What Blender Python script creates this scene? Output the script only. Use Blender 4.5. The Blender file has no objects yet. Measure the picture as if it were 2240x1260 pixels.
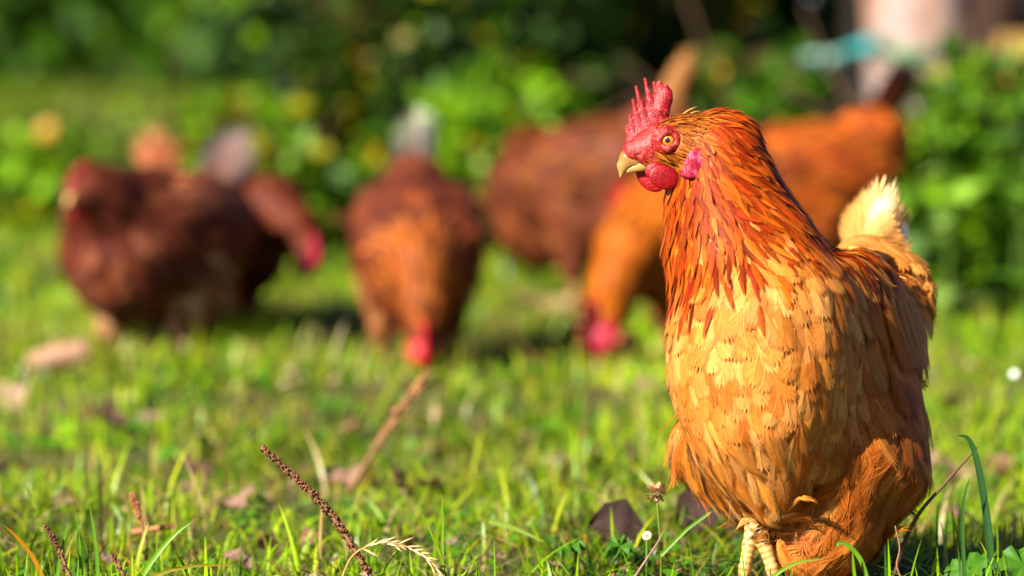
import bpy, math, random
import numpy as np
from mathutils import Vector, Matrix

random.seed(7)
rng = np.random.default_rng(7)
R = math.radians

# ------------------------------------------------------------------ camera, sky, sun, exposure
scene = bpy.context.scene
COL = scene.collection
FPX = 8400.0            # focal length in photo pixels (photo is 2240 wide) = 135 mm on 36 mm film
CAM_H = 0.543
HORIZON = 33.0
PITCH = math.atan((630.0 - HORIZON) / FPX)
cam_data = bpy.data.cameras.new('camera')
cam_data.lens = 135.0
cam_data.sensor_width = 36.0
cam_data.clip_start = 0.05
cam_data.clip_end = 2000.0
cam_data.dof.use_dof = True
cam_data.dof.focus_distance = 3.465
cam_data.dof.aperture_fstop = 3.1
cam_data.dof.aperture_blades = 0
cam = bpy.data.objects.new('camera', cam_data)
cam.location = (0, 0, CAM_H)
cam.rotation_euler = (math.pi / 2 - PITCH, 0, 0)
COL.objects.link(cam)
scene.camera = cam

SUN_AZ = R(43)          # to the left of the direction from the scene to the camera
SUN_EL = R(33)
to_sun = Vector((-math.sin(SUN_AZ) * math.cos(SUN_EL), -math.cos(SUN_AZ) * math.cos(SUN_EL), math.sin(SUN_EL)))
world = bpy.data.worlds.new('World')
scene.world = world
world.use_nodes = True
wn = world.node_tree.nodes
wl = world.node_tree.links
bg = wn['Background']
sky = wn.new('ShaderNodeTexSky')
sky.sky_type = 'NISHITA'
sky.sun_disc = False
sky.air_density = 0.5
sky.dust_density = 0.4
sky.sun_elevation = SUN_EL
sky.sun_rotation = math.atan2(to_sun.x, to_sun.y)
wl.new(sky.outputs[0], bg.inputs[0])
bg.inputs[1].default_value = 0.052
sun_data = bpy.data.lights.new('sun', 'SUN')
sun_data.energy = 5.0
sun_data.angle = R(0.5)
sun_data.color = (1.0, 0.93, 0.80)
sun = bpy.data.objects.new('sun', sun_data)
sun.rotation_euler = to_sun.to_track_quat('Z', 'Y').to_euler()
sun.location = (-5, -5, 8)
COL.objects.link(sun)
vs = scene.view_settings
vs.view_transform = 'Standard'
vs.look = 'None'
vs.exposure = 1.82
vs.gamma = 1.0
vs.use_curve_mapping = False
scene.render.engine = 'CYCLES'
scene.cycles.use_denoising = True
scene.cycles.max_bounces = 6
scene.cycles.diffuse_bounces = 3
scene.cycles.transmission_bounces = 4
scene.cycles.transparent_max_bounces = 6

# ------------------------------------------------------------------ pixel -> place helpers
_f = np.array([0, math.cos(PITCH), -math.sin(PITCH)])
_u = np.array([0, math.sin(PITCH), math.cos(PITCH)])
_r = np.array([1.0, 0, 0])
_c = np.array([0, 0, CAM_H])
D1 = 3.54


def P(px, py, depth):
    """Point of the place seen at photo pixel (px, py) at that distance along the optical axis."""
    return _c + depth * (_f + _r * (px - 1120) / FPX + _u * (630 - py) / FPX)


def H(px, py, w=0.0):
    return P(px, py, D1 + w)


def ground_at(px, py):
    d = _f + _r * (px - 1120) / FPX + _u * (630 - py) / FPX
    t = -CAM_H / d[2]
    return _c + d * t


def gxy(px, depth):
    """ground point below pixel column px at the given distance"""
    return np.array([(px - 1120) / FPX * depth, depth * math.cos(PITCH), 0.0])


PXM = FPX / D1

# ------------------------------------------------------------------ mesh helpers


def mk(name, V, polys, mat, parent=None, col=None, smooth=True, origin=None):
    """polys: list of int arrays (n,3) or (n,4). One mesh object."""
    V = np.asarray(V, dtype=np.float32).reshape(-1, 3)
    if origin is not None:
        V = V - np.asarray(origin, dtype=np.float32)
    me = bpy.data.meshes.new(name)
    me.vertices.add(len(V))
    me.vertices.foreach_set('co', V.ravel())
    loops, starts, totals, pos = [], [], [], 0
    for p in polys:
        p = np.asarray(p, dtype=np.int32)
        if p.size == 0:
            continue
        n, k = p.shape
        loops.append(p.ravel())
        starts.append(pos + np.arange(n, dtype=np.int32) * k)
        totals.append(np.full(n, k, dtype=np.int32))
        pos += n * k
    loops = np.concatenate(loops)
    starts = np.concatenate(starts)
    totals = np.concatenate(totals)
    me.loops.add(len(loops))
    me.loops.foreach_set('vertex_index', loops)
    me.polygons.add(len(starts))
    me.polygons.foreach_set('loop_start', starts)
    me.polygons.foreach_set('loop_total', totals)
    if smooth:
        me.polygons.foreach_set('use_smooth', np.ones(len(starts), dtype=bool))
    if col is not None:
        at = me.color_attributes.new('Col', 'FLOAT_COLOR', 'POINT')
        c4 = np.ones((len(V), 4), dtype=np.float32)
        c4[:, :3] = np.clip(col, 0, 1) ** 1.24 * 0.84
        at.data.foreach_set('color', c4.ravel())
    me.update()
    me.validate()
    me.materials.append(mat)
    o = bpy.data.objects.new(name, me)
    COL.objects.link(o)
    if parent is not None:
        o.parent = parent
    return o


def root_at(name, loc):
    o = bpy.data.objects.new(name, None)
    o.empty_display_size = 0.05
    o.location = Vector(loc)
    COL.objects.link(o)
    return o


def tag(o, label=None, cat=None, group=None, kind=None):
    if label:
        o['label'] = label
    if cat:
        o['category'] = cat
    if group:
        o['group'] = group
    if kind:
        o['kind'] = kind
    return o


def nrm(v):
    v = np.asarray(v, dtype=float)
    return v / (np.linalg.norm(v, axis=-1, keepdims=True) + 1e-12)


def tube(points, radii, nseg=8, cap=True, wob=0.0):
    """Swept tube, returns V, [quads, tris]"""
    pts = np.asarray(points, float)
    n = len(pts)
    rad = np.asarray(radii, float) * np.ones(n)
    T = np.gradient(pts, axis=0)
    T = nrm(T)
    ref = np.array([0.31, 0.17, 0.93])
    V = []
    for i in range(n):
        a = nrm(np.cross(T[i], ref))
        b = np.cross(T[i], a)
        for j in range(nseg):
            an = 2 * math.pi * j / nseg
            r = rad[i] * (1 + wob * (rng.random() - 0.5))
            V.append(pts[i] + r * (math.cos(an) * a + math.sin(an) * b))
    q = []
    for i in range(n - 1):
        for j in range(nseg):
            k = (j + 1) % nseg
            q.append((i * nseg + j, i * nseg + k, (i + 1) * nseg + k, (i + 1) * nseg + j))
    t = []
    if cap:
        c0 = len(V)
        V.append(pts[0])
        c1 = len(V)
        V.append(pts[-1])
        for j in range(nseg):
            k = (j + 1) % nseg
            t.append((c0, k, j))
            t.append((c1, (n - 1) * nseg + j, (n - 1) * nseg + k))
    return np.array(V), [np.array(q), np.array(t).reshape(-1, 3)]


class MB:
    """collects several shapes of ONE part"""

    def __init__(self):
        self.V, self.polys, self.C, self.n = [], [], [], 0

    def add(self, V, polys, col=None):
        V = np.asarray(V, float).reshape(-1, 3)
        self.V.append(V)
        for p in polys:
            p = np.asarray(p)
            if p.size:
                self.polys.append(p + self.n)
        c = np.ones((len(V), 3)) * (np.asarray(col) if col is not None else 0.5)
        self.C.append(c)
        self.n += len(V)

    def build(self, name, mat, parent=None, origin=None, smooth=True):
        return mk(name, np.concatenate(self.V), self.polys, mat, parent, np.concatenate(self.C), smooth, origin)


def catmull(pts, n):
    pts = np.asarray(pts, float)
    pp = np.vstack([2 * pts[0] - pts[1], pts, 2 * pts[-1] - pts[-2]])
    out = []
    m = len(pts) - 1
    for k in range(n):
        x = k / (n - 1) * m
        i = min(int(x), m - 1)
        t = x - i
        p0, p1, p2, p3 = pp[i], pp[i + 1], pp[i + 2], pp[i + 3]
        out.append(0.5 * ((2 * p1) + (p2 - p0) * t + (2 * p0 - 5 * p1 + 4 * p2 - p3) * t * t + (3 * p1 - p0 - 3 * p2 + p3) * t ** 3))
    return np.array(out)


_tab = rng.random((256, 256))


def vnoise(x, y, s):
    """value noise, vectorised"""
    x = np.asarray(x) / s + 1000.0
    y = np.asarray(y) / s + 1000.0
    i = np.floor(x).astype(int)
    j = np.floor(y).astype(int)
    fx = x - i
    fy = y - j
    fx = fx * fx * (3 - 2 * fx)
    fy = fy * fy * (3 - 2 * fy)
    g = lambda a, b: _tab[a % 256, b % 256]
    return (g(i, j) * (1 - fx) + g(i + 1, j) * fx) * (1 - fy) + (g(i, j + 1) * (1 - fx) + g(i + 1, j + 1) * fx) * fy


# ------------------------------------------------------------------ materials


def new_mat(name):
    m = bpy.data.materials.new(name)
    m.use_nodes = True
    nt = m.node_tree
    for n in list(nt.nodes):
        nt.nodes.remove(n)
    out = nt.nodes.new('ShaderNodeOutputMaterial')
    return m, nt, out


def attr_mat(name, rough=0.5, spec=0.5, trans=0.0, noise=0.15, nscale=60.0, sheen=0.0, bump=0.0, bscale=200.0, sss=0.0, coat=0.0):
    """colour from the mesh's own Col attribute, broken up with noise; optional translucency"""
    m, nt, out = new_mat(name)
    at = nt.nodes.new('ShaderNodeAttribute')
    at.attribute_name = 'Col'
    tc = nt.nodes.new('ShaderNodeTexCoord')
    nz = nt.nodes.new('ShaderNodeTexNoise')
    nz.inputs['Scale'].default_value = nscale
    nz.inputs['Detail'].default_value = 4
    nt.links.new(tc.outputs['Object'], nz.inputs['Vector'])
    mr = nt.nodes.new('ShaderNodeMapRange')
    mr.inputs['From Min'].default_value = 0.25
    mr.inputs['From Max'].default_value = 0.75
    mr.inputs['To Min'].default_value = 1 - noise
    mr.inputs['To Max'].default_value = 1 + noise
    nt.links.new(nz.outputs['Fac'], mr.inputs['Value'])
    mul = nt.nodes.new('ShaderNodeVectorMath')
    mul.operation = 'SCALE'
    nt.links.new(at.outputs['Color'], mul.inputs[0])
    nt.links.new(mr.outputs[0], mul.inputs['Scale'])
    pb = nt.nodes.new('ShaderNodeBsdfPrincipled')
    nt.links.new(mul.outputs[0], pb.inputs['Base Color'])
    pb.inputs['Roughness'].default_value = rough
    pb.inputs['Specular IOR Level'].default_value = spec
    pb.inputs['Sheen Weight'].default_value = sheen
    pb.inputs['Coat Weight'].default_value = coat
    if sss > 0:
        pb.inputs['Subsurface Weight'].default_value = sss
        pb.inputs['Subsurface Radius'].default_value = (0.006, 0.002, 0.001)
        pb.inputs['Subsurface Scale'].default_value = 1.0
    if bump > 0:
        n2 = nt.nodes.new('ShaderNodeTexNoise')
        n2.inputs['Scale'].default_value = bscale
        n2.inputs['Detail'].default_value = 3
        nt.links.new(tc.outputs['Object'], n2.inputs['Vector'])
        bp = nt.nodes.new('ShaderNodeBump')
        bp.inputs['Strength'].default_value = bump
        bp.inputs['Distance'].default_value = 0.002
        nt.links.new(n2.outputs['Fac'], bp.inputs['Height'])
        nt.links.new(bp.outputs[0], pb.inputs['Normal'])
    if trans > 0:
        tr = nt.nodes.new('ShaderNodeBsdfTranslucent')
        nt.links.new(mul.outputs[0], tr.inputs['Color'])
        mx = nt.nodes.new('ShaderNodeMixShader')
        mx.inputs[0].default_value = trans
        nt.links.new(pb.outputs[0], mx.inputs[1])
        nt.links.new(tr.outputs[0], mx.inputs[2])
        nt.links.new(mx.outputs[0], out.inputs[0])
    else:
        nt.links.new(pb.outputs[0], out.inputs[0])
    return m


M_FEATHER = attr_mat('feather', rough=0.62, spec=0.12, trans=0.16, noise=0.10, nscale=250)
M_HACKLE = attr_mat('glossy_feather', rough=0.5, spec=0.07, trans=0.12, noise=0.15, nscale=250)
M_SKINBASE = attr_mat('bird_skin', rough=0.7, spec=0.2, noise=0.2, nscale=120)
M_COMB = attr_mat('comb_flesh', rough=0.46, spec=0.30, noise=0.35, nscale=420, bump=0.42, bscale=560, sss=0.06)
M_BEAK = attr_mat('horn', rough=0.33, spec=0.5, noise=0.12, nscale=150, bump=0.06, bscale=400)
M_SCALE = attr_mat('leg_scale', rough=0.45, spec=0.35, noise=0.15, nscale=300, bump=0.1, bscale=500)
M_GRASS = attr_mat('grass_blade', rough=0.38, spec=0.28, trans=0.38, noise=0.15, nscale=80)
M_LEAF = attr_mat('leaf', rough=0.55, spec=0.22, trans=0.30, noise=0.2, nscale=40)
M_DEADLEAF = attr_mat('dead_leaf', rough=0.65, spec=0.3, trans=0.12, noise=0.3, nscale=90, bump=0.4, bscale=250)
M_STEM = attr_mat('dry_stem', rough=0.75, spec=0.25, noise=0.3, nscale=500)
M_WOOD = attr_mat('old_wood', rough=0.8, spec=0.2, noise=0.35, nscale=25, bump=0.5, bscale=60)
M_CLOTH = attr_mat('plastic_cloth', rough=0.5, spec=0.4, noise=0.15, nscale=30, trans=0.2)
M_DEW = attr_mat('petal', rough=0.4, spec=0.5, noise=0.1, nscale=200)


def soil_mat():
    m, nt, out = new_mat('lawn_soil')
    tc = nt.nodes.new('ShaderNodeTexCoord')
    n1 = nt.nodes.new('ShaderNodeTexNoise')
    n1.inputs['Scale'].default_value = 5.0
    n1.inputs['Detail'].default_value = 8
    n1.inputs['Roughness'].default_value = 0.65
    nt.links.new(tc.outputs['Object'], n1.inputs['Vector'])
    n2 = nt.nodes.new('ShaderNodeTexNoise')
    n2.inputs['Scale'].default_value = 90.0
    n2.inputs['Detail'].default_value = 4
    nt.links.new(tc.outputs['Object'], n2.inputs['Vector'])
    cr = nt.nodes.new('ShaderNodeValToRGB')
    e = cr.color_ramp.elements
    e[0].position = 0.3
    e[0].color = (0.035, 0.045, 0.012, 1)
    e[1].position = 0.7
    e[1].color = (0.075, 0.13, 0.015, 1)
    x = cr.color_ramp.elements.new(0.5)
    x.color = (0.075, 0.075, 0.022, 1)
    x = cr.color_ramp.elements.new(0.4)
    x.color = (0.10, 0.065, 0.035, 1)
    mx = nt.nodes.new('ShaderNodeMath')
    mx.operation = 'MULTIPLY_ADD'
    mx.inputs[1].default_value = 0.35
    nt.links.new(n2.outputs['Fac'], mx.inputs[0])
    ad = nt.nodes.new('ShaderNodeMath')
    ad.operation = 'MULTIPLY'
    ad.inputs[1].default_value = 0.65
    nt.links.new(n1.outputs['Fac'], ad.inputs[0])
    nt.links.new(ad.outputs[0], mx.inputs[2])
    nt.links.new(mx.outputs[0], cr.inputs[0])
    pb = nt.nodes.new('ShaderNodeBsdfPrincipled')
    pb.inputs['Roughness'].default_value = 0.9
    pb.inputs['Specular IOR Level'].default_value = 0.1
    nt.links.new(cr.outputs[0], pb.inputs['Base Color'])
    bp = nt.nodes.new('ShaderNodeBump')
    bp.inputs['Strength'].default_value = 0.7
    bp.inputs['Distance'].default_value = 0.02
    nt.links.new(n2.outputs['Fac'], bp.inputs['Height'])
    nt.links.new(bp.outputs[0], pb.inputs['Normal'])
    nt.links.new(pb.outputs[0], out.inputs[0])
    return m


def eye_mat():
    """iris, pupil and lid ring by the distance from the eye's own axis (object space, axis = local Z)"""
    m, nt, out = new_mat('eye')
    tc = nt.nodes.new('ShaderNodeTexCoord')
    sx = nt.nodes.new('ShaderNodeSeparateXYZ')
    nt.links.new(tc.outputs['Object'], sx.inputs[0])
    cb = nt.nodes.new('ShaderNodeCombineXYZ')
    nt.links.new(sx.outputs[0], cb.inputs[0])
    nt.links.new(sx.outputs[1], cb.inputs[1])
    ln = nt.nodes.new('ShaderNodeVectorMath')
    ln.operation = 'LENGTH'
    nt.links.new(cb.outputs[0], ln.inputs[0])
    dv = nt.nodes.new('ShaderNodeMath')
    dv.operation = 'DIVIDE'
    dv.inputs[1].default_value = 0.0075
    nt.links.new(ln.outputs['Value'], dv.inputs[0])
    cr = nt.nodes.new('ShaderNodeValToRGB')
    cr.color_ramp.interpolation = 'LINEAR'
    e = cr.color_ramp.elements
    e[0].position = 0.0
    e[0].color = (0.004, 0.003, 0.003, 1)
    e[1].position = 1.0
    e[1].color = (0.01, 0.004, 0.003, 1)
    for pos, c in ((0.29, (0.004, 0.003, 0.003, 1)), (0.35, (0.40, 0.13, 0.01, 1)), (0.55, (0.58, 0.17, 0.008, 1)),
                   (0.68, (0.36, 0.08, 0.006, 1)), (0.76, (0.015, 0.006, 0.004, 1))):
        x = cr.color_ramp.elements.new(pos)
        x.color = c
    nt.links.new(dv.outputs[0], cr.inputs[0])
    pb = nt.nodes.new('ShaderNodeBsdfPrincipled')
    pb.inputs['Roughness'].default_value = 0.12
    pb.inputs['Coat Weight'].default_value = 1.0
    pb.inputs['Coat Roughness'].default_value = 0.03
    nt.links.new(cr.outputs[0], pb.inputs['Base Color'])
    nt.links.new(pb.outputs[0], out.inputs[0])
    return m


M_SOIL = soil_mat()
M_EYE = eye_mat()

# ------------------------------------------------------------------ implicit shapes (one continuous surface)


class Ell:
    def __init__(s, c, r, R3=None, flow=(0, 0, -1), reg='breast', w=1.0):
        s.c = np.asarray(c, float)
        s.r = np.asarray(r, float)
        s.R = np.eye(3) if R3 is None else np.asarray(R3, float)   # columns: local axes
        s.flow = flow
        s.reg = reg
        s.lo = s.c - np.max(s.r)
        s.hi = s.c + np.max(s.r)

    def d(s, X):
        l = (X - s.c) @ s.R
        k0 = np.sqrt(((l / s.r) ** 2).sum(-1)) + 1e-9
        k1 = np.sqrt(((l / s.r ** 2) ** 2).sum(-1)) + 1e-9
        return k0 * (k0 - 1) / k1


class Cap:
    def __init__(s, a, b, ra, rb, flow=(0, 0, -1), reg='breast', squash=None, rings=0, ramp=0.0):
        s.a = np.asarray(a, float)
        s.b = np.asarray(b, float)
        s.ra, s.rb = ra, rb
        s.flow = flow
        s.reg = reg
        s.squash = squash            # (unit axis, factor): thickness along that axis is scaled by factor
        s.rings, s.ramp = rings, ramp
        m = max(ra, rb)
        s.lo = np.minimum(s.a, s.b) - m
        s.hi = np.maximum(s.a, s.b) + m

    def d(s, X):
        ab = s.b - s.a
        pa = X - s.a
        t = np.clip((pa @ ab) / (ab @ ab), 0, 1)
        q = pa - t[..., None] * ab
        k = 1.0
        if s.squash is not None:
            ax, fct = s.squash
            ax = np.asarray(ax, float)
            comp = q @ ax
            q = q + (comp * (1 / fct - 1))[..., None] * ax
            k = 1.0
        rr = s.ra + (s.rb - s.ra) * t
        if s.rings:
            rr = rr * (1 + s.ramp * (np.abs(np.sin(t * math.pi * s.rings)) ** 0.6 - 0.6))
        return (np.sqrt((q ** 2).sum(-1)) - rr) * k


class Ring:
    """torus"""

    def __init__(s, c, ax, r, t):
        s.c = np.asarray(c, float)
        s.ax = nrm(ax)
        s.r, s.t = r, t
        s.lo = s.c - r - t
        s.hi = s.c + r + t
        s.flow = (0, 0, -1)
        s.reg = 'skin'

    def d(s, X):
        q = X - s.c
        h = q @ s.ax
        rad = np.sqrt(np.maximum((q ** 2).sum(-1) - h * h, 0))
        return np.sqrt((rad - s.r) ** 2 + h * h) - s.t


class Field:
    def __init__(s, prims, k):
        s.prims, s.k = prims, k

    def kk(s, X):
        return s.k(X) if callable(s.k) else s.k

    def d(s, X):
        acc = np.zeros(X.shape[:-1])
        k = s.kk(X)
        for p in s.prims:
            acc += np.exp(-np.clip(p.d(X) / k, -60, 60))
        return -k * np.log(acc + 1e-30)

    def grad(s, X, e=0.0008):
        g = np.zeros(X.shape)
        for i in range(3):
            o = np.zeros(3)
            o[i] = e
            g[..., i] = s.d(X + o) - s.d(X - o)
        return nrm(g)

    def weights(s, X):
        k = s.kk(X)
        W = np.stack([np.exp(-np.clip(p.d(X) / k, -60, 60)) for p in s.prims], -1)
        return W / (W.sum(-1, keepdims=True) + 1e-30)

    def mesh(s, h):
        lo = np.min([p.lo for p in s.prims], axis=0) - 3 * h - 0.012
        hi = np.max([p.hi for p in s.prims], axis=0) + 3 * h + 0.012
        n = np.ceil((hi - lo) / h).astype(int) + 1
        g = np.stack(np.meshgrid(*[lo[i] + h * np.arange(n[i]) for i in range(3)], indexing='ij'), -1)
        D = s.d(g)
        S = D < 0
        c = [S[i:n[0] - 1 + i, j:n[1] - 1 + j, k:n[2] - 1 + k] for i in (0, 1) for j in (0, 1) for k in (0, 1)]
        cnt = np.sum(np.stack(c).astype(int), 0)
        act = (cnt > 0) & (cnt < 8)
        idx = -np.ones(act.shape, dtype=int)
        ii = np.argwhere(act)
        idx[act] = np.arange(len(ii))
        acc = np.zeros((len(ii), 3))
        num = np.zeros(len(ii))
        offs = [(i, j, k) for i in (0, 1) for j in (0, 1) for k in (0, 1)]
        for a in offs:
            for ax in range(3):
                if a[ax]:
                    continue
                b = list(a)
                b[ax] = 1
                ia = ii + np.array(a)
                ib = ii + np.array(b)
                da = D[ia[:, 0], ia[:, 1], ia[:, 2]]
                db = D[ib[:, 0], ib[:, 1], ib[:, 2]]
                m = (da < 0) != (db < 0)
                t = np.where(m, da / np.where(m, da - db, 1), 0)
                pos = ia + t[:, None] * (np.array(b) - np.array(a))
                acc[m] += pos[m]
                num[m] += 1
        V = lo + h * acc / num[:, None]
        quads = []
        for ax in range(3):
            sl0 = [slice(1, n[i] - 1) for i in range(3)]
            sl1 = [slice(1, n[i] - 1) for i in range(3)]
            sl0[ax] = slice(0, n[ax] - 1)
            sl1[ax] = slice(1, n[ax])
            s0 = S[tuple(sl0)]
            s1 = S[tuple(sl1)]
            e = np.argwhere(s0 != s1)
            inside = s0[tuple(e.T)]
            st = np.ones(3, int)
            st[ax] = 0
            e = e + st
            u, v = (ax + 1) % 3, (ax + 2) % 3
            q = []
            for du, dv in ((-1, -1), (0, -1), (0, 0), (-1, 0)):
                x = e.copy()
                x[:, u] += du
                x[:, v] += dv
                q.append(idx[x[:, 0], x[:, 1], x[:, 2]])
            q = np.stack(q, -1)
            q[~inside] = q[~inside][:, ::-1]
            quads.append(q)
        q = np.concatenate(quads)
        q = q[(q >= 0).all(1)]
        for _ in range(2):
            V = V - s.grad(V) * s.d(V)[:, None] * 0.9
        return V, q


# ------------------------------------------------------------------ feathers


def outline(s, shape):
    s = np.clip(s, 0, 1)
    if shape == 'round':
        w = (s + 0.03) ** 0.55 * np.clip(1 - s ** 3.0, 0, 1) ** 0.55 * 1.06
    elif shape == 'lance':
        w = (s + 0.06) ** 0.4 * np.clip(1 - s ** 1.7, 0, 1) ** 0.75
    elif shape == 'long':
        w = (s + 0.05) ** 0.3 * np.sqrt(np.clip(1 - s ** 6, 0, 1))
    else:
        w = (s + 0.05) ** 0.5 * np.sqrt(np.clip(1 - s ** 2.5, 0, 1))
    return w / 0.9


_tpl = {}


def template(nb, shape, gap, sweep=0.25):
    key = (nb, shape, gap, sweep)
    if key in _tpl:
        return _tpl[key]
    sv, role, bid, quads, tris = [], [], [], [], []
    b = 0
    for sg in (-1, 1):
        q = np.linspace(0, 1, nb)
        s0 = (1.0 - 0.8 * sweep) * q
        s1 = sweep + (1 - sweep) * q ** 0.9
        tip = np.stack([s1, sg * outline(s1 * 0.985, shape)], -1)
        tip[-1, 1] = sg * 0.04
        root = np.stack([s0, np.zeros(nb)], -1)
        dr = np.array([(1.0 - 0.8 * sweep) / (nb - 1), 0])
        for i in range(nb):
            dt = (tip[min(i + 1, nb - 1)] - tip[max(i - 1, 0)]) / (2 if 0 < i < nb - 1 else 1)
            f = 0.64 if shape == 'round' else 0.62
            mid = root[i] * (1 - f) + tip[i] * f
            mid = mid + np.array([-0.025, 0]) * (1 - q[i])
            e = (dr * (1 - f) + dt * f) * (1.12 - gap)
            er = dr * (1.15 - 0.6 * gap)
            n = len(sv)
            sv += [root[i] - er / 2, root[i] + er / 2, mid + e / 2, mid - e / 2, tip[i]]
            role += [0, 0, 1, 1, 2]
            bid += [b] * 5
            if sg > 0:
                quads.append((n, n + 3, n + 2, n + 1))
                tris.append((n + 3, n + 4, n + 2))
            else:
                quads.append((n, n + 1, n + 2, n + 3))
                tris.append((n + 3, n + 2, n + 4))
            b += 1
    # rachis
    for i in range(5):
        s = -0.06 + 1.0 * i / 4
        wd = 0.035 * (1 - i / 4.3)
        n = len(sv)
        sv += [(s, -wd), (s, wd)]
        role += [3, 3]
        bid += [b, b]
        if i < 4:
            quads.append((n, n + 1, n + 3, n + 2))
    r = (np.array(sv), np.array(role), np.array(bid), np.array(quads), np.array(tris), b + 1)
    _tpl[key] = r
    return r


def feathers(p, n, t, L, W, base, tip, nb=10, shape='round', gap=0.0, field=None, lift=0.0, rise=0.004, camber=0.12,
             var=0.07, shaft=1.25, jag=0.05, bend=0.12, sweep=0.25, layer=0.0022, fullhug=False):
    """arrays of feathers: p roots, n normals, t directions, L lengths, W half widths, base/tip colours"""
    N = len(p)
    sv, role, bid, quads, tris, nbid = template(nb, shape, gap, sweep)
    m = len(sv)
    t = nrm(t - n * (t * n).sum(-1, keepdims=True))
    b = np.cross(n, t)
    s = np.repeat(sv[None, :, 0], N, 0)
    v = np.repeat(sv[None, :, 1], N, 0)
    jit = (rng.random((N, nbid)) - 0.5)[:, bid] * (role == 2) * jag * 2
    jit2 = (rng.random((N, nbid)) - 0.5)[:, bid] * (role >= 1) * (role < 3) * jag * 0.8
    s = s + jit
    bnd = (rng.random((N, 1)) - 0.5) * 2 * bend
    L2, W2 = L[:, None], W[:, None]
    along = s * L2
    across = v * W2 + bnd * L2 * s ** 2 * 0.5 + jit2 * W2
    lay = rng.random((N, 1)) * layer
    h = lift + lay + rise * (0.35 + 1.6 * rng.random((N, 1)) ** 2) * s + 0.0005 * (role == 3) - camber * W2 * v ** 2
    X = p[:, None, :] + t[:, None, :] * along[..., None] + b[:, None, :] * across[..., None] + n[:, None, :] * h[..., None]
    if field is not None:
        Y = X.reshape(-1, 3)
        nn = np.repeat(n, m, 0)
        if fullhug:
            for it in range(3):
                Y = Y - field.grad(Y) * np.clip(field.d(Y) - h.ravel(), -0.010, 0.010)[:, None]
        for it in range(0 if fullhug else 3):
            Y = Y - nn * np.clip(field.d(Y) - h.ravel(), -0.012, 0.012)[:, None]
        X = Y.reshape(N, m, 3)
    ss = np.clip(s, 0, 1)[..., None]
    wt = np.clip((ss - 0.45) / 0.55, 0, 1) * (0.35 + 0.65 * np.clip(np.abs(v)[..., None], 0, 1))
    colr = base[:, None, :] * (1 - wt) + tip[:, None, :] * wt
    bv = 1 + (rng.random((N, nbid))[:, bid] - 0.5) * 2 * var
    colr = colr * bv[..., None]
    colr = np.where((role == 3)[None, :, None], colr * shaft + 0.03, colr)
    off = (np.arange(N) * m)[:, None, None]
    Q = (quads[None] + off).reshape(-1, 4)
    T = (tris[None] + off).reshape(-1, 3)
    return X.reshape(-1, 3), [Q, T], colr.reshape(-1, 3)


def poisson(pts, rad, order=None):
    cell = float(np.max(rad))
    grid = {}
    keep = []
    ok = np.floor(pts / cell).astype(int)
    for i in range(len(pts)):
        k = tuple(ok[i])
        good = True
        r2 = rad[i] ** 2
        for a in (-1, 0, 1):
            for b in (-1, 0, 1):
                for c in (-1, 0, 1):
                    for j in grid.get((k[0] + a, k[1] + b, k[2] + c), ()):
                        dx = pts[i] - pts[j]
                        if dx[0] * dx[0] + dx[1] * dx[1] + dx[2] * dx[2] < r2:
                            good = False
                            break
                    if not good:
                        break
                if not good:
                    break
            if not good:
                break
        if good:
            keep.append(i)
            grid.setdefault(k, []).append(i)
    return np.array(keep)


def sample_mesh(V, Q, n, wfun=None):
    T = np.concatenate([Q[:, [0, 1, 2]], Q[:, [0, 2, 3]]])
    a, b, c = V[T[:, 0]], V[T[:, 1]], V[T[:, 2]]
    ar = np.linalg.norm(np.cross(b - a, c - a), axis=1)
    if wfun is not None:
        ar = ar * wfun((a + b + c) / 3)
    k = rng.choice(len(T), size=n, p=ar / ar.sum())
    u, v = rng.random((2, n))
    sw = u + v > 1
    u[sw], v[sw] = 1 - u[sw], 1 - v[sw]
    return a[k] + (b - a)[k] * u[:, None] + (c - a)[k] * v[:, None]


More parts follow.
